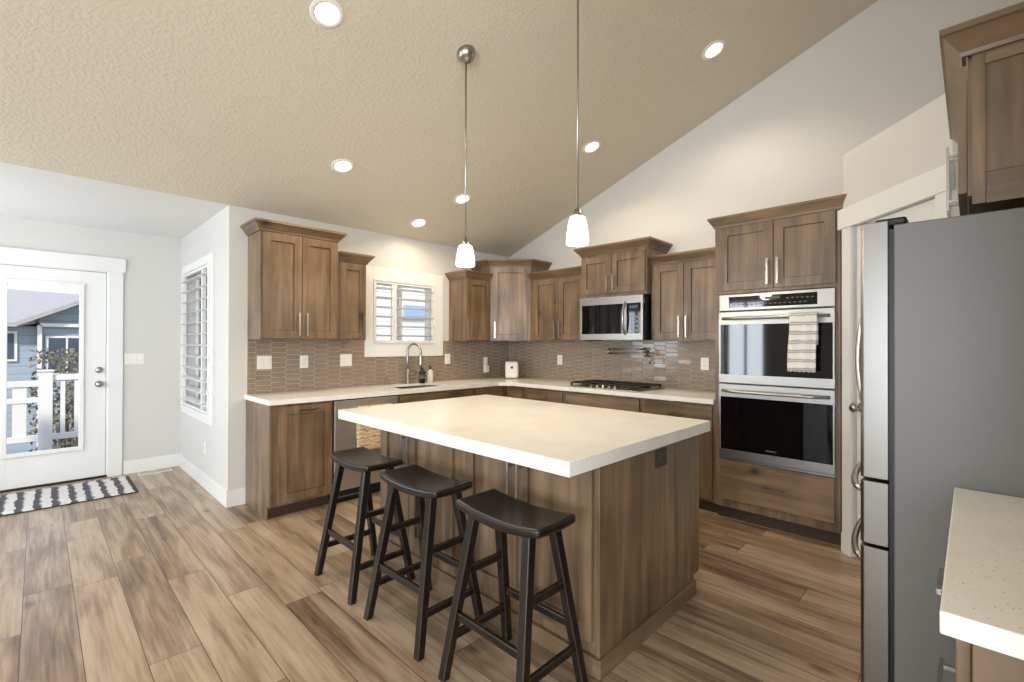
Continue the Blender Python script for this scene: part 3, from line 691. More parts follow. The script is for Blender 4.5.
base_cab('base cabinet with drawer left of the cooktop', FBb, -3.488, -2.93, [('drawer', -3.465, -2.95, .70, .858, 'h'), ('door', -3.465, -2.95, .125, .69, 'l')])
base_cab('wide base cabinet with drawers under the cooktop', FBb, -2.928, -2.07, [('drawer', -2.905, -2.09, .70, .858, None), ('drawer', -2.905, -2.09, .42, .69, 'h'), ('drawer', -2.905, -2.09, .125, .41, 'h')])
base_cab('base cabinet with drawer and door next to the oven tower', FBb, -2.068, -1.434, [('drawer', -2.045, -1.455, .70, .858, 'h'), ('door', -2.045, -1.455, .125, .69, 'l')])
# dishwasher
t = thing('dishwasher', 'stainless dishwasher under the sink-side counter', 'dishwasher', (2.02, YA-.29, 0))
mb = MB(); FAb.box(mb, 1.716, 2.321, -.55, -.01, .1, .872); FAb.box(mb, 1.72, 2.317, -.55, -.07, 0, .1); obj('body', mb, 'black', t)
mb = MB(); FAb.box(mb, 1.720, 2.317, -.009, .02, .115, .866); obj('door', mb, 'steel_light', t, bevel=.004)
mb = MB(); FAb.box(mb, 1.722, 2.315, -.0085, .018, .8665, .874); obj('control_strip', mb, 'black', t)
mb = MB(); mb.tube([FAb.p(1.76, .06, .79), FAb.p(2.28, .06, .79)], .010)
for u in (1.79, 2.25): mb.tube([FAb.p(u, .02, .79), FAb.p(u, .06, .79)], .008)
obj('handle', mb, 'chrome', t)
towel('dish_towel', FAb, 1.90, 2.22, .06, .792, .36, .25, 'towel2', 'tan patterned towel hanging on the dishwasher handle')

# countertop (L) with sink cut-out
CZ0, CZ1 = .878, .916; fy = YA-.605; fx = XB-.665
S = (2.42, 3.0, YA-.50, YA-.13)
mb = MB()
xs = [1.212, S[0], S[1], fx]; 
for a, b, c, d in ((1.212, S[0], fy, YA-.001), (S[0], S[1], fy, S[2]), (S[0], S[1], S[3], YA-.001), (S[1], XB-.001, fy, YA-.001)): mb.box(a, b, c, d, CZ0, CZ1)
mb.box(fx, XB-.001, 1.434, fy, CZ0, CZ1)
mb.prism([(fx, fy), (fx, fy-.10), (fx-.10, fy)], CZ0, CZ1)
tag(obj('countertop', mb, 'quartz', bevel=0), 'L-shaped cream quartz countertop along the sink and cooktop walls', 'countertop')
t = thing('kitchen_sink', 'undermount stainless sink below the window', 'sink', ((S[0]+S[1])/2, (S[2]+S[3])/2, .70))
mb = MB(); x0, x1, y0_, y1_ = S[0]+.001, S[1]-.001, S[2]+.001, S[3]-.001; zb = .70
mb.box(x0, x1, y0_, y0_+.004, zb, .895); mb.box(x0, x1, y1_-.004, y1_, zb, .895); mb.box(x0, x0+.004, y0_+.004, y1_-.004, zb, .895); mb.box(x1-.004, x1, y0_+.004, y1_-.004, zb, .895); mb.box(x0+.004, x1-.004, y0_+.004, y1_-.004, zb, zb+.004)
obj('basin', mb, 'steel', t); mb = MB(); mb.lathe([(0, 0), (.04, 0), (.045, .003), (0, .003)], ((x0+x1)/2, (y0_+y1_)/2, zb+.0045)); obj('drain', mb, 'chrome', t)

# faucet
fxp, fyp = 2.755, YA-.075
t = thing('kitchen_faucet', 'tall gooseneck pull-down faucet behind the sink', 'faucet', (fxp, fyp, CZ1))
mb = MB(); mb.lathe([(0, 0), (.030, 0), (.030, .006), (.020, .012), (.020, .10), (.017, .105), (.017, .16), (0, .16)], (fxp, fyp, CZ1)); obj('base', mb, 'chrome', t)
fd = Vector((.35, -.94, 0)).normalized(); r_ = .085; c0 = Vector((fxp, fyp, CZ1+.34))
pts = [(fxp, fyp, CZ1+.14), (fxp, fyp, CZ1+.25)]+[tuple(c0+fd*r_*(1-math.cos(math.pi*k/12))+Vector((0, 0, r_*math.sin(math.pi*k/12)))) for k in range(13)]
e = Vector(pts[-1]); pts.append(tuple(e+Vector((0, 0, -.03))))
mb = MB(); mb.tube(pts, .0125, 14); obj('spout', mb, 'chrome', t)
mb = MB(); mb.lathe([(0, 0), (.014, 0), (.016, -.02), (.019, -.10), (.021, -.125), (0, -.125)], e+Vector((0, 0, -.028))); obj('spray_head', mb, 'chrome', t)
mb = MB(); mb.tube([(fxp, fyp, CZ1+.09), (fxp+.05, fyp-.01, CZ1+.10), (fxp+.10, fyp-.02, CZ1+.13)], [.011, .008, .006]); obj('lever', mb, 'chrome', t)
t = thing('soap_dispenser', 'small nickel soap pump at the left end of the sink', 'soap dispenser', (2.50, YA-.075, CZ1))
mb = MB(); mb.lathe([(0, 0), (.02, 0), (.02, .005), (.011, .01), (.010, .055), (.006, .06), (.006, .085), (0, .085)], (2.50, YA-.075, CZ1)); obj('body', mb, 'chrome', t)
mb = MB(); mb.tube([(2.50, YA-.075, CZ1+.083), (2.50, YA-.10, CZ1+.088), (2.50, YA-.135, CZ1+.075)], .005); obj('nozzle', mb, 'chrome', t)
for x, y, mat, lab in ((2.915, YA-.115, 'black', 'black pump bottle standing beside the faucet'), (3.02, YA-.115, 'bottle_w', 'cream pump bottle with black top beside the faucet')):
    t = thing('pump_bottle', lab, 'bottle', (x, y, CZ1))
    mb = MB(); mb.lathe([(0, 0), (.030, 0), (.033, .004), (.033, .115), (.026, .132), (.012, .140), (.012, .150), (0, .150)], (x, y, CZ1)); obj('bottle_body', mb, mat, t)
    if mat == 'black':
        mb = MB(); mb.lathe([(.0332, .05), (.0334, .052), (.0334, .085), (.0332, .087)], (x, y, CZ1)); obj('bottle_label', mb, 'outlet_hole', t)
    mb = MB(); mb.lathe([(0, .150), (.014, .150), (.014, .165), (.005, .168), (.005, .19), (0, .19)], (x, y, CZ1)); mb.tube([(x, y, CZ1+.185), (x-.02, y-.02, CZ1+.190), (x-.03, y-.03, CZ1+.182)], .005); obj('pump', mb, 'black', t)

# white device in the corner and plug-in gadget
t = thing('countertop_device', 'white rounded box with a round dark button in the counter corner', 'appliance', (4.09, 4.03, CZ1))
FDv = Fr((4.04, 3.98), (1, -1))
mb = MB(); FDv.box(mb, -.082, .082, -.09, 0, CZ1+.006, CZ1+.215); obj('case', mb, 'white_p', t, bevel=.03, seg=5)
mb = MB(); mb.lathe([(0, 0), (.017, 0), (.015, .003), (0, .003)], FDv.p(0, -.0005, CZ1+.14), (FDv.n.x, FDv.n.y, 0)); obj('button', mb, 'blue', t)
mb = MB(); FDv.box(mb, -.07, .07, -.08, -.01, CZ1, CZ1+.007); obj('foot', mb, 'outlet_hole', t)

def outlet(fr, u, z, kind, label, name='wall_outlet', cat='outlet', n0=.0105, plate='white_p', slot='outlet_hole', wd=None, hh=.058):
    t = thing(name, label, cat, fr.p(u, n0, z)); w2 = (wd or .075)/2
    mb = MB(); fr.box(mb, u-w2, u+w2, n0, n0+.006, z-hh, z+hh); obj('cover_plate', mb, plate, t, bevel=.002)
    k = max(1, int(round(w2*2/.06)))
    for i in range(k):
        uc = u-w2+(i+.5)*w2*2/k; mb = MB()
        if kind[i % len(kind)] == 'o':
            fr.box(mb, uc-.017, uc+.017, n0+.006, n0+.0085, z-.034, z+.034); so = obj('socket', mb, plate, t, bevel=.001)
            mb = MB()
            for s in (-1, 1):
                for q in (-1, 1): fr.box(mb, uc+q*.006-.0012, uc+q*.006+.0012, n0+.0086, n0+.0089, z+s*.018-.005, z+s*.018+.005)
            obj('slots', mb, slot, so)
        else:
            fr.box(mb, uc-.016, uc+.016, n0+.006, n0+.010, z-.033, z+.033); obj('rocker', mb, plate, t, bevel=.001)
    return t
outlet(FA, 1.365, 1.18, 'ss', 'double rocker switch plate nearest the nook corner on the tile', 'light_switch', 'switch', wd=.118)
outlet(FA, 1.70, 1.178, 'o', 'white outlet on the tile under the tall double-door cabinet')
outlet(FA, 2.10, 1.182, 'os', 'double white plate on the tile just left of the sink window', wd=.118)
outlet(FA, 3.335, 1.168, 'o', 'white outlet on the tile right of the sink window')
outlet(FB, -3.48, 1.155, 'o', 'white outlet on the tile left of the cooktop')
outlet(FB, -1.765, 1.165, 'o', 'white outlet on the tile near the oven tower')
outlet(FA, 3.93, 1.12, 'o', 'white outlet in the tiled corner behind the white device')
outlet(FD, .70, 1.178, 'sss', 'triple rocker switch plate beside the entry door', 'light_switch', 'switch', n0=.0005, wd=.165)
outlet(FN, -5.07, .37, 'o', 'white outlet low on the nook wall under the shutter', n0=.0005)
t = thing('plug_in_freshener', 'white plug-in gadget on the corner outlet above the counter', 'plug-in', FA.p(3.905, .03, 1.0))
mb = MB(); FA.box(mb, 3.885, 3.925, .0195, .06, 1.105, 1.18); obj('plug_head', mb, 'white_p', t, bevel=.008)
mb = MB(); FA.box(mb, 3.875, 3.945, .0195, .075, .985, 1.075); obj('reservoir', mb, 'white_p', t, bevel=.014, seg=3)
mb = MB(); FA.box(mb, 3.893, 3.917, .025, .05, 1.07, 1.11); obj('neck', mb, 'white_p', t)

# ------------------------------------------------------------------ cooktop
t = thing('gas_cooktop', 'black gas cooktop with iron grates set in the counter', 'cooktop', (4.0, 2.515, CZ1))
mb = MB(); cx0, cx1, cy0, cy1 = 3.775, 4.255, 2.12, 2.93; mb.box(cx0, cx1, cy0, cy1, CZ1+.0005, CZ1+.008); obj('cook_surface', mb, 'steel', t, bevel=.003)
for k in range(3):
    a, b = cy0+.02+k*.258, cy0+.02+k*.258+.252; zt = CZ1+.045; mb = MB(); x0, x1 = cx0+(.10 if k == 1 else .03), cx1-.025
    for y in (a, b-.012): mb.box(x0, x1, y, y+.012, zt-.012, zt)
    for x in (x0, x1-.012, (x0+x1)/2-.006): mb.box(x, x+.012, a, b, zt-.012, zt)
    for x in (x0+(x1-x0)*.25, x0+(x1-x0)*.75): mb.box(x-.006, x+.006, a, a+.09, zt-.010, zt+.002); mb.box(x-.006, x+.006, b-.09, b, zt-.010, zt+.002)
    mb.box(x0, x1, (a+b)/2-.006, (a+b)/2+.006, zt-.012, zt)
    for x in (x0, x1-.014):
        for y in (a, b-.014): mb.box(x, x+.014, y, y+.014, CZ1+.008, zt-.012)
    obj('grate', mb, 'iron', t, bevel=.002)
for x, y, rr in ((4.13, 2.25, .035), (3.90, 2.25, .028), (4.04, 2.525, .048), (4.13, 2.80, .035), (3.90, 2.80, .028)):
    mb = MB(); mb.lathe([(0, 0), (rr+.012, 0), (rr+.012, .006), (rr, .010), (rr, .018), (rr*.9, .021), (0, .021)], (x, y, CZ1+.0082)); obj('burner', mb, 'iron', t)
for k in range(5):
    mb = MB(); mb.lathe([(0, 0), (.020, 0), (.020, .004), (.016, .006), (.014, .026), (0, .027)], (3.815, 2.39+k*.066, CZ1+.0082)); obj('control_knob', mb, 'chrome', t)

# pot filler
t = thing('pot_filler', 'folding wall-mounted pot filler tap on the tile above the cooktop', 'faucet', FB.p(-2.29, .01, 1.47)); zf = 1.235
mb = MB(); n3 = Vector((-1, 0, 0)); zf = 1.27
mb.lathe([(0, 0), (.032, 0), (.032, .006), (.012, .012), (.012, .055), (0, .055)], FB.p(-2.36, .0105, zf), n3, mi=0); obj('wall_flange', mb, 'chrome', t)
mb = MB(); mb.tube([FB.p(-2.36, .055, zf-.02), FB.p(-2.36, .055, zf+.035)], .013); mb.tube([FB.p(-2.36, .055, zf+.02), FB.p(-2.77, .065, zf+.02)], .008); mb.tube([FB.p(-2.77, .065, zf-.035), FB.p(-2.77, .065, zf+.03)], .013); obj('back_arm', mb, 'chrome', t)
mb = MB(); mb.tube([FB.p(-2.77, .065, zf-.022), FB.p(-2.30, .13, zf-.022)], .008)
mb.tube([FB.p(-2.30, .13, zf-.05), FB.p(-2.30, .13, zf+.0)], .014); mb.tube([FB.p(-2.30, .13, zf-.03), FB.p(-2.26, .15, zf-.04), FB.p(-2.24, .155, zf-.12)], [.009, .009, .010]); obj('front_arm', mb, 'chrome', t)
mb = MB(); mb.tube([FB.p(-2.30, .13, zf+.0), FB.p(-2.30, .13, zf+.018)], .009); mb.tube([FB.p(-2.32, .13, zf+.018), FB.p(-2.25, .13, zf+.022)], .005); obj('valve_lever', mb, 'chrome', t)

# ------------------------------------------------------------------ island
IX0, IX1, IY0, IY1, IZ0, IZ1 = 1.369, 2.671, 1.052, 2.934, .858, .916
BX0, BX1, BY0, BY1 = 1.60, 2.56, 1.072, 2.80
mb = MB(); mb.box(IX0, IX1, IY0, IY1, IZ0, IZ1)
tag(obj('island_countertop', mb, 'quartz', bevel=.003), 'thick cream quartz slab on top of the kitchen island', 'countertop')
t = thing('kitchen_island', 'grey-brown wooden island base below the thick slab', 'kitchen island', ((BX0+BX1)/2, (BY0+BY1)/2, 0))
mb = MB(); mb.box(BX0, BX1, BY0+.014, BY1, .1, IZ0); mb.box(BX0, BX1-.07, BY0+.014, BY1, 0, .1); obj('body', mb, 'wood', t)
mb = MB(); mb.box(BX0-.004, BX1+.004, BY0, BY0+.0135, .1, IZ0); mb.box(BX0-.004, BX1-.065, BY0, BY0+.0135, .0, .1); obj('end_panel', mb, 'wood', t, bevel=.002)
mb = MB(); mb.box(BX0-.018, BX1-.065, BY0-.014, BY0-.0005, 0, .078); mb.box(BX0-.018, BX0-.0045, BY0-.0005, BY1, 0, .078); obj('base_moulding', mb, 'woodh', t, bevel=.003)
FI = Fr((BX0, 0), (0, -1))
for a, b, sd in ((-2.745, -2.435, 'r'), (-2.430, -2.01, 'l'), (-1.90, -1.522, 'r'), (-1.517, -1.10, 'l')):
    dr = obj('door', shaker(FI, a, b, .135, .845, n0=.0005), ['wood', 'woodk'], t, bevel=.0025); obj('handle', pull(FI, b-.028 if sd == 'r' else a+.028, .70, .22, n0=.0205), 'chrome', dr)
FIe = Fr((BX1, 0), (0, 1))
for a, b, sd in ((1.10, 1.66, 'r'), (1.665, 2.22, 'l'), (2.225, 2.78, 'r')):
    dr = obj('door', shaker(FIe, a, b, .12, .845, n0=.0045), ['wood', 'woodk'], t, bevel=.0025); obj('handle', pull(FIe, b-.03 if sd == 'r' else a+.03, .73, .14, n0=.0245), 'chrome', dr)
FIs = Fr((0, BY0), (1, 0))
outlet(FIs, 2.115, .80, 'oo', 'dark brown outlet on the island end panel', n0=.0005, plate='outlet_br', slot='black', wd=.112, hh=.042)

# ------------------------------------------------------------------ stools
def make_stool():
    t = thing('bar_stool', '', 'stool', (0, 0, 0), 'black saddle-seat stools along the island')
    H = .70; L, W_ = .235, .118
    mb = MB()
    def top(i, j):
        x = (i*2-1); y = (j*2-1)
        ex = W_*x*(1-.05*y*y*y*y); ey = L*y*(1-.02*x*x)
        return Vector((ex, ey, H-.020*(1-y*y)+.004*x*x))
    n1, n2 = 10, 22
    v = []; f = []
    for lay in (0, 1):
        for j in range(n2+1):
            for i in range(n1+1):
                p = top(i/n1, j/n2)
                if lay: p.z -= .040-.006*abs(j/n2*2-1)
                v.append(p)
    st = (n1+1)*(n2+1); ix = lambda l, i, j: l*st+j*(n1+1)+i
    for j in range(n2):
        for i in range(n1): f += [(ix(0, i, j), ix(0, i+1, j), ix(0, i+1, j+1), ix(0, i, j+1)), (ix(1, i, j+1), ix(1, i+1, j+1), ix(1, i+1, j), ix(1, i, j))]
    for j in range(n2): f += [(ix(0, 0, j), ix(0, 0, j+1), ix(1, 0, j+1), ix(1, 0, j)), (ix(0, n1, j+1), ix(0, n1, j), ix(1, n1, j), ix(1, n1, j+1))]
    for i in range(n1): f += [(ix(0, i+1, 0), ix(0, i, 0), ix(1, i, 0), ix(1, i+1, 0)), (ix(0, i, n2), ix(0, i+1, n2), ix(1, i+1, n2), ix(1, i, n2))]
    mb.add(v, f, 0, True)
    so = obj('seat', mb, 'stool_seat', t, bevel=.011, seg=3)
    def leg(sx, sy, z): k = 1-z/.665; return Vector((sx*(.068+.112*k), sy*(.150+.062*k), z))
    for sx in (-1, 1):
        for sy in (-1, 1):
            mb = MB(); a, b = leg(sx, sy, 0), leg(sx, sy, .668); h0, h1 = .0175, .0195
            q = lambda c, h: [c+Vector((-h, -h, 0)), c+Vector((h, -h, 0)), c+Vector((h, h, 0)), c+Vector((-h, h, 0))]
            mb.hexa(q(a, h0), q(b, h1)); obj('leg', mb, 'stool', t, bevel=.003)
    def rung(p, q_, hh=.016, ww=.0095):
        d = (q_-p).normalized(); s_ = Vector((-d.y, d.x, 0)).normalized()*ww; u_ = Vector((0, 0, hh))
        mb = MB(); mb.hexa([p-s_-u_, p+s_-u_, p+s_+u_, p-s_+u_], [q_-s_-u_, q_+s_-u_, q_+s_+u_, q_-s_+u_]); obj('rung', mb, 'stool', t, bevel=.003)
    for sy in (-1, 1):
        for z in (.165, .42): rung(leg(-1, sy, z)+Vector((.012, 0, 0)), leg(1, sy, z)+Vector((-.012, 0, 0)))
    for sx in (-1, 1): rung(leg(sx, -1, .255)+Vector((0, .012, 0)), leg(sx, 1, .255)+Vector((0, -.012, 0)))
    return t
st = make_stool()
labs = ['black wooden saddle stool nearest the camera, at the island front corner', 'black wooden saddle stool in the middle of the row of three', 'black wooden saddle stool farthest away, nearest the dishwasher']
for i, (x, y, rz) in enumerate(((1.33, 1.302, .0), (1.325, 1.902, .02), (1.328, 2.50, -.01))):
    o = st if i == 0 else copy_tree(st)
    o.location = (x, y, 0); o.rotation_euler.z = rz; o['label'] = labs[i]

# ------------------------------------------------------------------ refrigerator and south run
FS_ = Fr((0, 0), (-1, 0))      # faces +y; u = -x
fxa, fxb = 1.972, 2.88
t = thing('refrigerator', 'stainless french-door refrigerator with grey side panel', 'refrigerator', ((fxa+fxb)/2, -.1, 0))
mb = MB(); mb.box(fxa, fxb, -.52, .182, .03, 1.745); mb.box(fxa+.03, fxb-.03, -.5, .12, 0, .03); obj('body', mb, 'steel_side', t, bevel=.004)
xm = (fxa+fxb)/2
def fdoor(x0, x1, z0, z1, name):
    mb = MB(); mb.prism([(x0, .195), (x0, .262), (x0+.012, .272), (x1-.012, .272), (x1, .262), (x1, .195)], z0, z1); return obj(name, mb, 'steel_dark', t, bevel=.003)
mb = MB(); mb.box(fxa+.012, fxb-.012, .182, .195, .05, 1.73); obj('gasket', mb, 'black', t)
for x0, x1, s in ((fxa, xm-.002, -1), (xm+.002, fxb, 1)):
    d = fdoor(x0, x1, .900, 1.762, 'door'); xh = xm+s*.045
    pts = [(xh, .272+.062*math.sin(math.pi*k/16)**.75, .98+.62*k/16) for k in range(17)]
    mb = MB(); mb.tube(pts, .011); obj('handle', mb, 'chrome', d)
for z0, z1, zh in ((.678, .890, .84), (.07, .668, .60)):
    d = fdoor(fxa, fxb, z0, z1, 'drawer')
    pts = [(fxa+.07+(fxb-fxa-.14)*k/20, .272+.062*math.sin(math.pi*k/20)**.5, zh) for k in range(21)]
    mb = MB(); mb.tube(pts, .011); obj('handle', mb, 'chrome', d)
for x in (fxa+.05, fxb-.05):
    mb = MB(); mb.box(x-.035, x+.035, .15, .235, 1.7455, 1.772); obj('hinge_cover', mb, 'black', t, bevel=.008)

# cabinet above the fridge
t = thing('wall_cabinet', 'dark cabinet mounted above the refrigerator', 'cabinet', ((fxa+fxb)/2, -.25, 1.80), g)
mb = MB(); mb.box(fxa+.002, fxb, -.575, .008, 1.80, 2.235); obj('body', mb, 'wood', t, bevel=.002)
mb = MB(); mb.box(fxa-.012, fxa+.001, -.575, -.002, 1.862, 2.235); mb.box(fxa-.018, fxa-.012, -.03, -.002, 1.77, 2.235); obj('side_panel', mb, 'wood', t)
mb = MB(); mb.box(fxa-.014, fxa+.001, -.575, -.0315, 1.77, 1.860); obj('shadow_rail', mb, 'woodh', t)  # brown strip stands in for the shadow along the panel's bottom
mb = MB(); mb.box(fxa-.0188, fxa-.0125, -.575, -.031, 2.18, 2.235); obj('top_rail', mb, 'woodh', t)
for a, b, sd in ((-fxb+.01, -xm-.003, 'r'), (-xm+.003, -fxa-.006, 'l')):
    dr = obj('door', shaker(Fr((0, .009), (-1, 0)), a, b, 1.812, 2.20), ['wood', 'woodk'], t, bevel=.0025); obj('handle', pull(Fr((0, .009), (-1, 0)), b-.03 if sd == 'r' else a+.03, 1.97, .24), 'chrome', dr)
obj('crown_moulding', crown([(fxb, .010), (fxa-.019, .010), (fxa-.019, -.575)], 2.215) , 'woodh', t)

# near counter and cabinet
t = base_cab('dark base cabinet in the near right corner beside the refrigerator', Fr((0, .0), (-1, 0)), -1.955, -1.06, [('drawer', -1.935, -1.085, .72, .858, 'h'), ('drawer', -1.935, -1.085, .42, .71, 'h'), ('drawer', -1.935, -1.085, .125, .41, 'h')])
mb = MB()
for a, b, c, d in ((-.56, -.50, .1, .876), (-.06, .0, .1, .876), (-.50, -.06, .1, .18), (-.50, -.06, .80, .876)): mb.box(1.048, 1.0595, a, b, c, d)
obj('end_frame', mb, 'wood', t, bevel=.002)
mb = MB(); mb.box(1.037, 1.966, -.579, .038, .878, .916)
tag(obj('countertop', mb, 'quartz', bevel=.003), 'short speckled quartz countertop beside the refrigerator', 'countertop')

# ------------------------------------------------------------------ lamps
nrm = Vector((0, SL, 1)).normalized()
def recessed(x, y, label, power, group='recessed ceiling lights'):
    z = zc(y); n = -nrm if y > YR else -Vector((0, -SL, 1)).normalized(); c = Vector((x, y, z))
    t = thing('recessed_light', label, 'ceiling light', c+n*.001, group)
    mb = MB(); mb.lathe([(.060, .001), (.062, .006), (.088, .004), (.090, .001), (.090, .0005)], c, n, 32); obj('trim_ring', mb, 'white_p', t)
    mb = MB(); mb.lathe([(0, .002), (.060, .002)], c, n, 32); obj('lens', mb, 'bulb', t)
    light('recessed_lamp', 'SPOT', c+n*.03, power, (1, .83, .62), spot_size=R(150), spot_blend=.6, shadow_soft_size=.06, aim=(0, 0, -1))
RP = 25
for x, y, l in ((1.10, 2.513, 'large recessed ceiling light nearest the camera, upper left'), (1.70, 3.579, 'recessed ceiling light above the cabinets left of the window'), (2.744, 4.059, 'dim recessed ceiling light above the sink'), (2.922, 3.566, 'recessed ceiling light seen beside the far pendant rod'), (3.572, 2.494, 'recessed ceiling light above the cooktop aisle'), (3.569, 1.385, 'recessed ceiling light above the oven tower aisle')):
    recessed(x, y, l, 8 if 'dim' in l else RP)
def pendant(x, y, zb, zt, label):
    t = thing('pendant_light', label, 'pendant light', (x, y, zb), 'glass pendants over the island'); z = zc(y); h = zt-zb
    mb = MB(); mb.lathe([(0, .0), (.062, .001), (.060, .02), (.045, .045), (.020, .060), (0, .063)], (x, y, z), -nrm, 28); obj('canopy', mb, 'chrome', t)
    mb = MB(); mb.tube([(x, y, zt+.02), (x, y, z-.03)], .0055); obj('rod', mb, 'chrome', t)
    mb = MB(); mb.lathe([(0, .035), (.018, .035), (.024, .0), (.028, -.012), (0, -.012)], (x, y, zt)); obj('socket_cap', mb, 'chrome', t)
    mb = MB(); mb.lathe([(.026, h), (.042, h*.95), (.050, h*.75), (.058, h*.4), (.062, h*.1), (.060, 0), (.056, .0), (.054, h*.4), (.045, h*.76), (.026, h*.92)], (x, y, zb), n=32); obj('lamp_shade', mb, 'shade', t)
    light('pendant_lamp', 'POINT', (x, y, zb-.03), 8, (1, .89, .74), shadow_soft_size=.05)
pendant(1.93, 2.325, 1.85, 1.985, 'frosted glass pendant hanging over the far end of the island')
pendant(2.06, 1.53, 1.892, 2.045, 'frosted glass pendant hanging nearer the camera over the island')

# ------------------------------------------------------------------ rug, floor register
def rug_mat():
    m, t, b = newmat('woven_rug'); tc = t.nodes.new('ShaderNodeTexCoord'); s = t.nodes.new('ShaderNodeSeparateXYZ'); t.links.new(tc.outputs['Object'], s.inputs[0])
    n = t.nodes.new('ShaderNodeTexNoise'); n.inputs['Scale'].default_value = 9; n.inputs['Detail'].default_value = 4; t.links.new(tc.outputs['Object'], n.inputs['Vector'])
    x = t.nodes.new('ShaderNodeMath'); x.operation = 'MULTIPLY_ADD'; x.inputs[1].default_value = .07; t.links.new(n.outputs[0], x.inputs[0]); t.links.new(s.outputs[0], x.inputs[2])
    mu = t.nodes.new('ShaderNodeMath'); mu.operation = 'MULTIPLY'; mu.inputs[1].default_value = 9.5; t.links.new(x.outputs[0], mu.inputs[0])
    f = t.nodes.new('ShaderNodeMath'); f.operation = 'FRACT'; t.links.new(mu.outputs[0], f.inputs[0])
    r = ramp(t, [(.34, srgb(84, 80, 86)), (.50, srgb(216, 212, 206))]); t.links.new(f.outputs[0], r.inputs[0])
    n2 = t.nodes.new('ShaderNodeTexNoise'); n2.inputs['Scale'].default_value = 60; t.links.new(tc.outputs['Object'], n2.inputs['Vector'])
    mx = t.nodes.new('ShaderNodeMix'); mx.data_type = 'RGBA'; mx.blend_type = 'OVERLAY'; mx.inputs[0].default_value = .55
    t.links.new(r.outputs[0], mx.inputs[6]); t.links.new(n2.outputs[0], mx.inputs[7]); t.links.new(mx.outputs[2], b.inputs['Base Color']); b.inputs['Roughness'].default_value = .95
    return m
M['rug'] = rug_mat()
t = thing('runner_rug', 'black and white striped woven rug in front of the entry door', 'rug', (-.3, 5.70, 0))
mb = MB()
mb.grid(lambda i, j: Vector((-1.15+1.79*i, 5.345+.70*j, .010+.0015*math.sin(i*60)+.001*math.sin(j*30))), 40, 12)
b0 = MB(); b0.box(-1.15, .64, 5.345, 6.045, .001, .0075)
obj('rug_pile', mb, 'rug', t, solid=.004); obj('backing', b0, 'black', t)
t = thing('floor_register', 'white floor vent register by the nook wall', 'vent', (.86, 6.04, 0))
mb = MB(); mb.box(.72, .995, 6.0, 6.08, .0005, .006); obj('plate', mb, 'white_p', t, bevel=.001)
mb = MB()
for k in range(18): mb.box(.735+k*.0138, .742+k*.0138, 6.01, 6.07, .0062, .0068)
obj('slots', mb, 'outlet_hole', t)

# ------------------------------------------------------------------ outside
mb = MB(); mb.box(-30, 35, YD+.15, 60, -2.6, -2.5); mb.box(XB+.2, 35, -20, YD+.15, -2.6, -2.5); tag(obj('lawn', mb, 'grass'), 'dry green lawn outside beyond the deck', 'lawn')['kind'] = 'stuff'
mb = MB()
for k in range(15): mb.box(-3.0, 1.24, YD+.16+k*.145, YD+.16+k*.145+.139, -.10, -.07)
tag(obj('deck_floor', mb, 'deck'), 'pale wooden deck outside the entry door', 'deck')
mb = MB()
t = thing('deck_railing', 'white vinyl deck railing seen through the entry door', 'railing', (0, 8.3, -.07))
mb = MB(); mb.box(.0, .13, 8.23, 8.36, -.07, .98); mb.box(-.012, .142, 8.218, 8.372, .98, 1.0); obj('post', mb, 'vinyl', t, bevel=.004)
mb = MB(); mb.box(-2.2, .0, 8.265, 8.325, .80, .87); mb.box(-2.2, .0, 8.265, 8.325, .12, .19); mb.box(-2.2, 0, 8.27, 8.32, .60, .66); obj('rail', mb, 'vinyl', t)
mb = MB(); mb.box(.13, 1.24, 8.265, 8.325, .87, .94); mb.box(.13, 1.24, 8.265, 8.325, .12, .19); obj('rail', mb, 'vinyl', t)
for k in range(9):
    mb = MB(); x = -2.1+k*.235; mb.box(x, x+.12, 8.28, 8.31, .19, .80); obj('picket', mb, 'vinyl', t)
for k in range(8):
    mb = MB(); x = .20+k*.13; mb.box(x, x+.045, 8.28, 8.31, .19, .87); obj('picket', mb, 'vinyl', t)
# neighbour house behind the deck
t = thing('neighbor_house', 'blue-grey house with grey shingle roof seen through the door glass', 'house', (0, 18, -2.5))
mb = MB(); mb.box(-7, 0, 16, 24, -2.5, 1.72); obj('wall', mb, 'siding', t)
mb = MB(); v = [(0, 15.9), (7, 15.9)]
pts = [(0.0, -2.5), (0, 1.9), (3.5, 3.72), (7, 1.9), (7, -2.5)]
mb.add([(x, 15.9, z) for x, z in pts]+[(x, 24, z) for x, z in pts], [(0, 1, 2, 3, 4), (9, 8, 7, 6, 5)]+[(i, (i+1) % 5, 5+(i+1) % 5, 5+i) for i in range(5)]); obj('gable_wall', mb, 'siding', t)
mb = MB(); mb.hexa([(-7.3, 15.6, 1.72), (-.3, 15.6, 1.72), (3, 20, 2.72), (-7.3, 20, 3.0)], [(-7.3, 15.6, 1.80), (-.3, 15.6, 1.80), (3, 20, 2.80), (-7.3, 20, 3.08)])
mb.hexa([(-.35, 15.5, 1.72), (3.5, 15.5, 3.74), (3.5, 24.3, 3.74), (-.35, 24.3, 1.72)], [(-.35, 15.5, 1.82), (3.5, 15.5, 3.86), (3.5, 24.3, 3.86), (-.35, 24.3, 1.82)])
mb.hexa([(7.35, 15.5, 1.72), (3.5, 15.5, 3.74), (3.5, 24.3, 3.74), (7.35, 24.3, 1.72)], [(7.35, 15.5, 1.82), (3.5, 15.5, 3.86), (3.5, 24.3, 3.86), (7.35, 24.3, 1.82)]); obj('roof', mb, 'roof', t)
mb = MB(); mb.box(.03, 3, 15.75, 15.88, 1.72, 1.80); mb.box(-.02, .06, 15.75, 15.9, -2.5, 1.75); obj('trim_board', mb, 'vinyl', t)
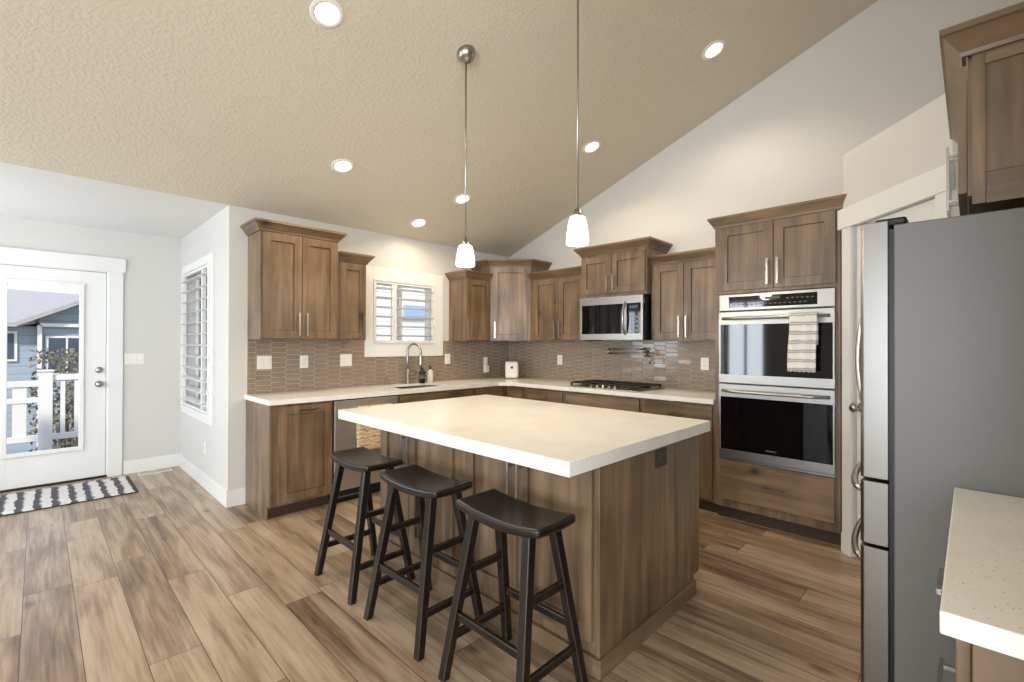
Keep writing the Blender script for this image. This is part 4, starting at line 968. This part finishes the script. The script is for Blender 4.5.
for x0, x1, z0, z1, yy in ((.12, .86, .55, 1.5, 15.9), (-.75, -.35, .9, 1.6, 16.0), (1.5, 2.4, .6, 1.5, 15.9)):
    mb = MB(); mb.box(x0, x1, yy-.05, yy-.002, z0, z1); w_ = obj('window', mb, 'vinyl', t); mb = MB()
    xm_ = (x0+x1)/2
    mb.box(x0+.05, xm_-.02, yy-.06, yy-.051, z0+.05, z1-.05); mb.box(xm_+.02, x1-.05, yy-.06, yy-.051, z0+.05, z1-.05); obj('pane', mb, 'win_dark', w_)
def shrub(x, y, z, h, r, label, seed, n=1500):
    t = thing('garden_shrub', label, 'shrub', (x, y, z)); rnd = random.Random(seed)
    mb = MB()
    for k in range(34):
        a = rnd.uniform(0, 6.28); l = rnd.uniform(.5, 1); mb.tube([(x, y, z), (x+math.cos(a)*r*.35*l, y+math.sin(a)*r*.35*l, z+h*.5*l), (x+math.cos(a)*r*l, y+math.sin(a)*r*l, z+h*l)], [.03, .018, .006], 5)
    obj('branches', mb, 'bark', t); mb = MB()
    for k in range(n):
        a = rnd.uniform(0, 6.28); q = rnd.random()**.5*r; zz = z+h*(.35+.65*rnd.random()); c = Vector((x+math.cos(a)*q, y+math.sin(a)*q, zz))
        u = Vector((rnd.gauss(0, 1), rnd.gauss(0, 1), rnd.gauss(0, 1))).normalized()*.055; w2 = u.orthogonal().normalized()*.03
        mb.add([c-u, c+w2, c+u, c-w2], [(0, 1, 2, 3)])
    o = obj('foliage', mb, 'leaf', t, weld=False); return t
shrub(.48, 12.6, -2.48, 3.7, .62, 'sparse twiggy shrub behind the deck railing', 5)
# neighbour seen through the sink window
t = thing('neighbor_house', 'white sided house behind the sink window shutter', 'house', (7, 11, -2.5))
mb = MB(); mb.box(1.35, 14, 9.5, 15, -2.5, 3.6); obj('wall', mb, 'siding_w', t)
mb = MB(); mb.hexa([(1.1, 9.1, 3.5), (14.3, 9.1, 3.5), (14.3, 12.3, 5.3), (1.1, 12.3, 5.3)], [(1.1, 9.1, 3.6), (14.3, 9.1, 3.6), (14.3, 12.3, 5.4), (1.1, 12.3, 5.4)]); obj('roof', mb, 'roof', t)
mb = MB(); mb.box(5.9, 7.2, 9.44, 9.498, 1.92, 2.30); w_ = obj('window', mb, 'vinyl', t); mb = MB(); mb.box(5.97, 7.13, 9.42, 9.439, 1.98, 2.24); obj('pane', mb, 'win_sky', w_)
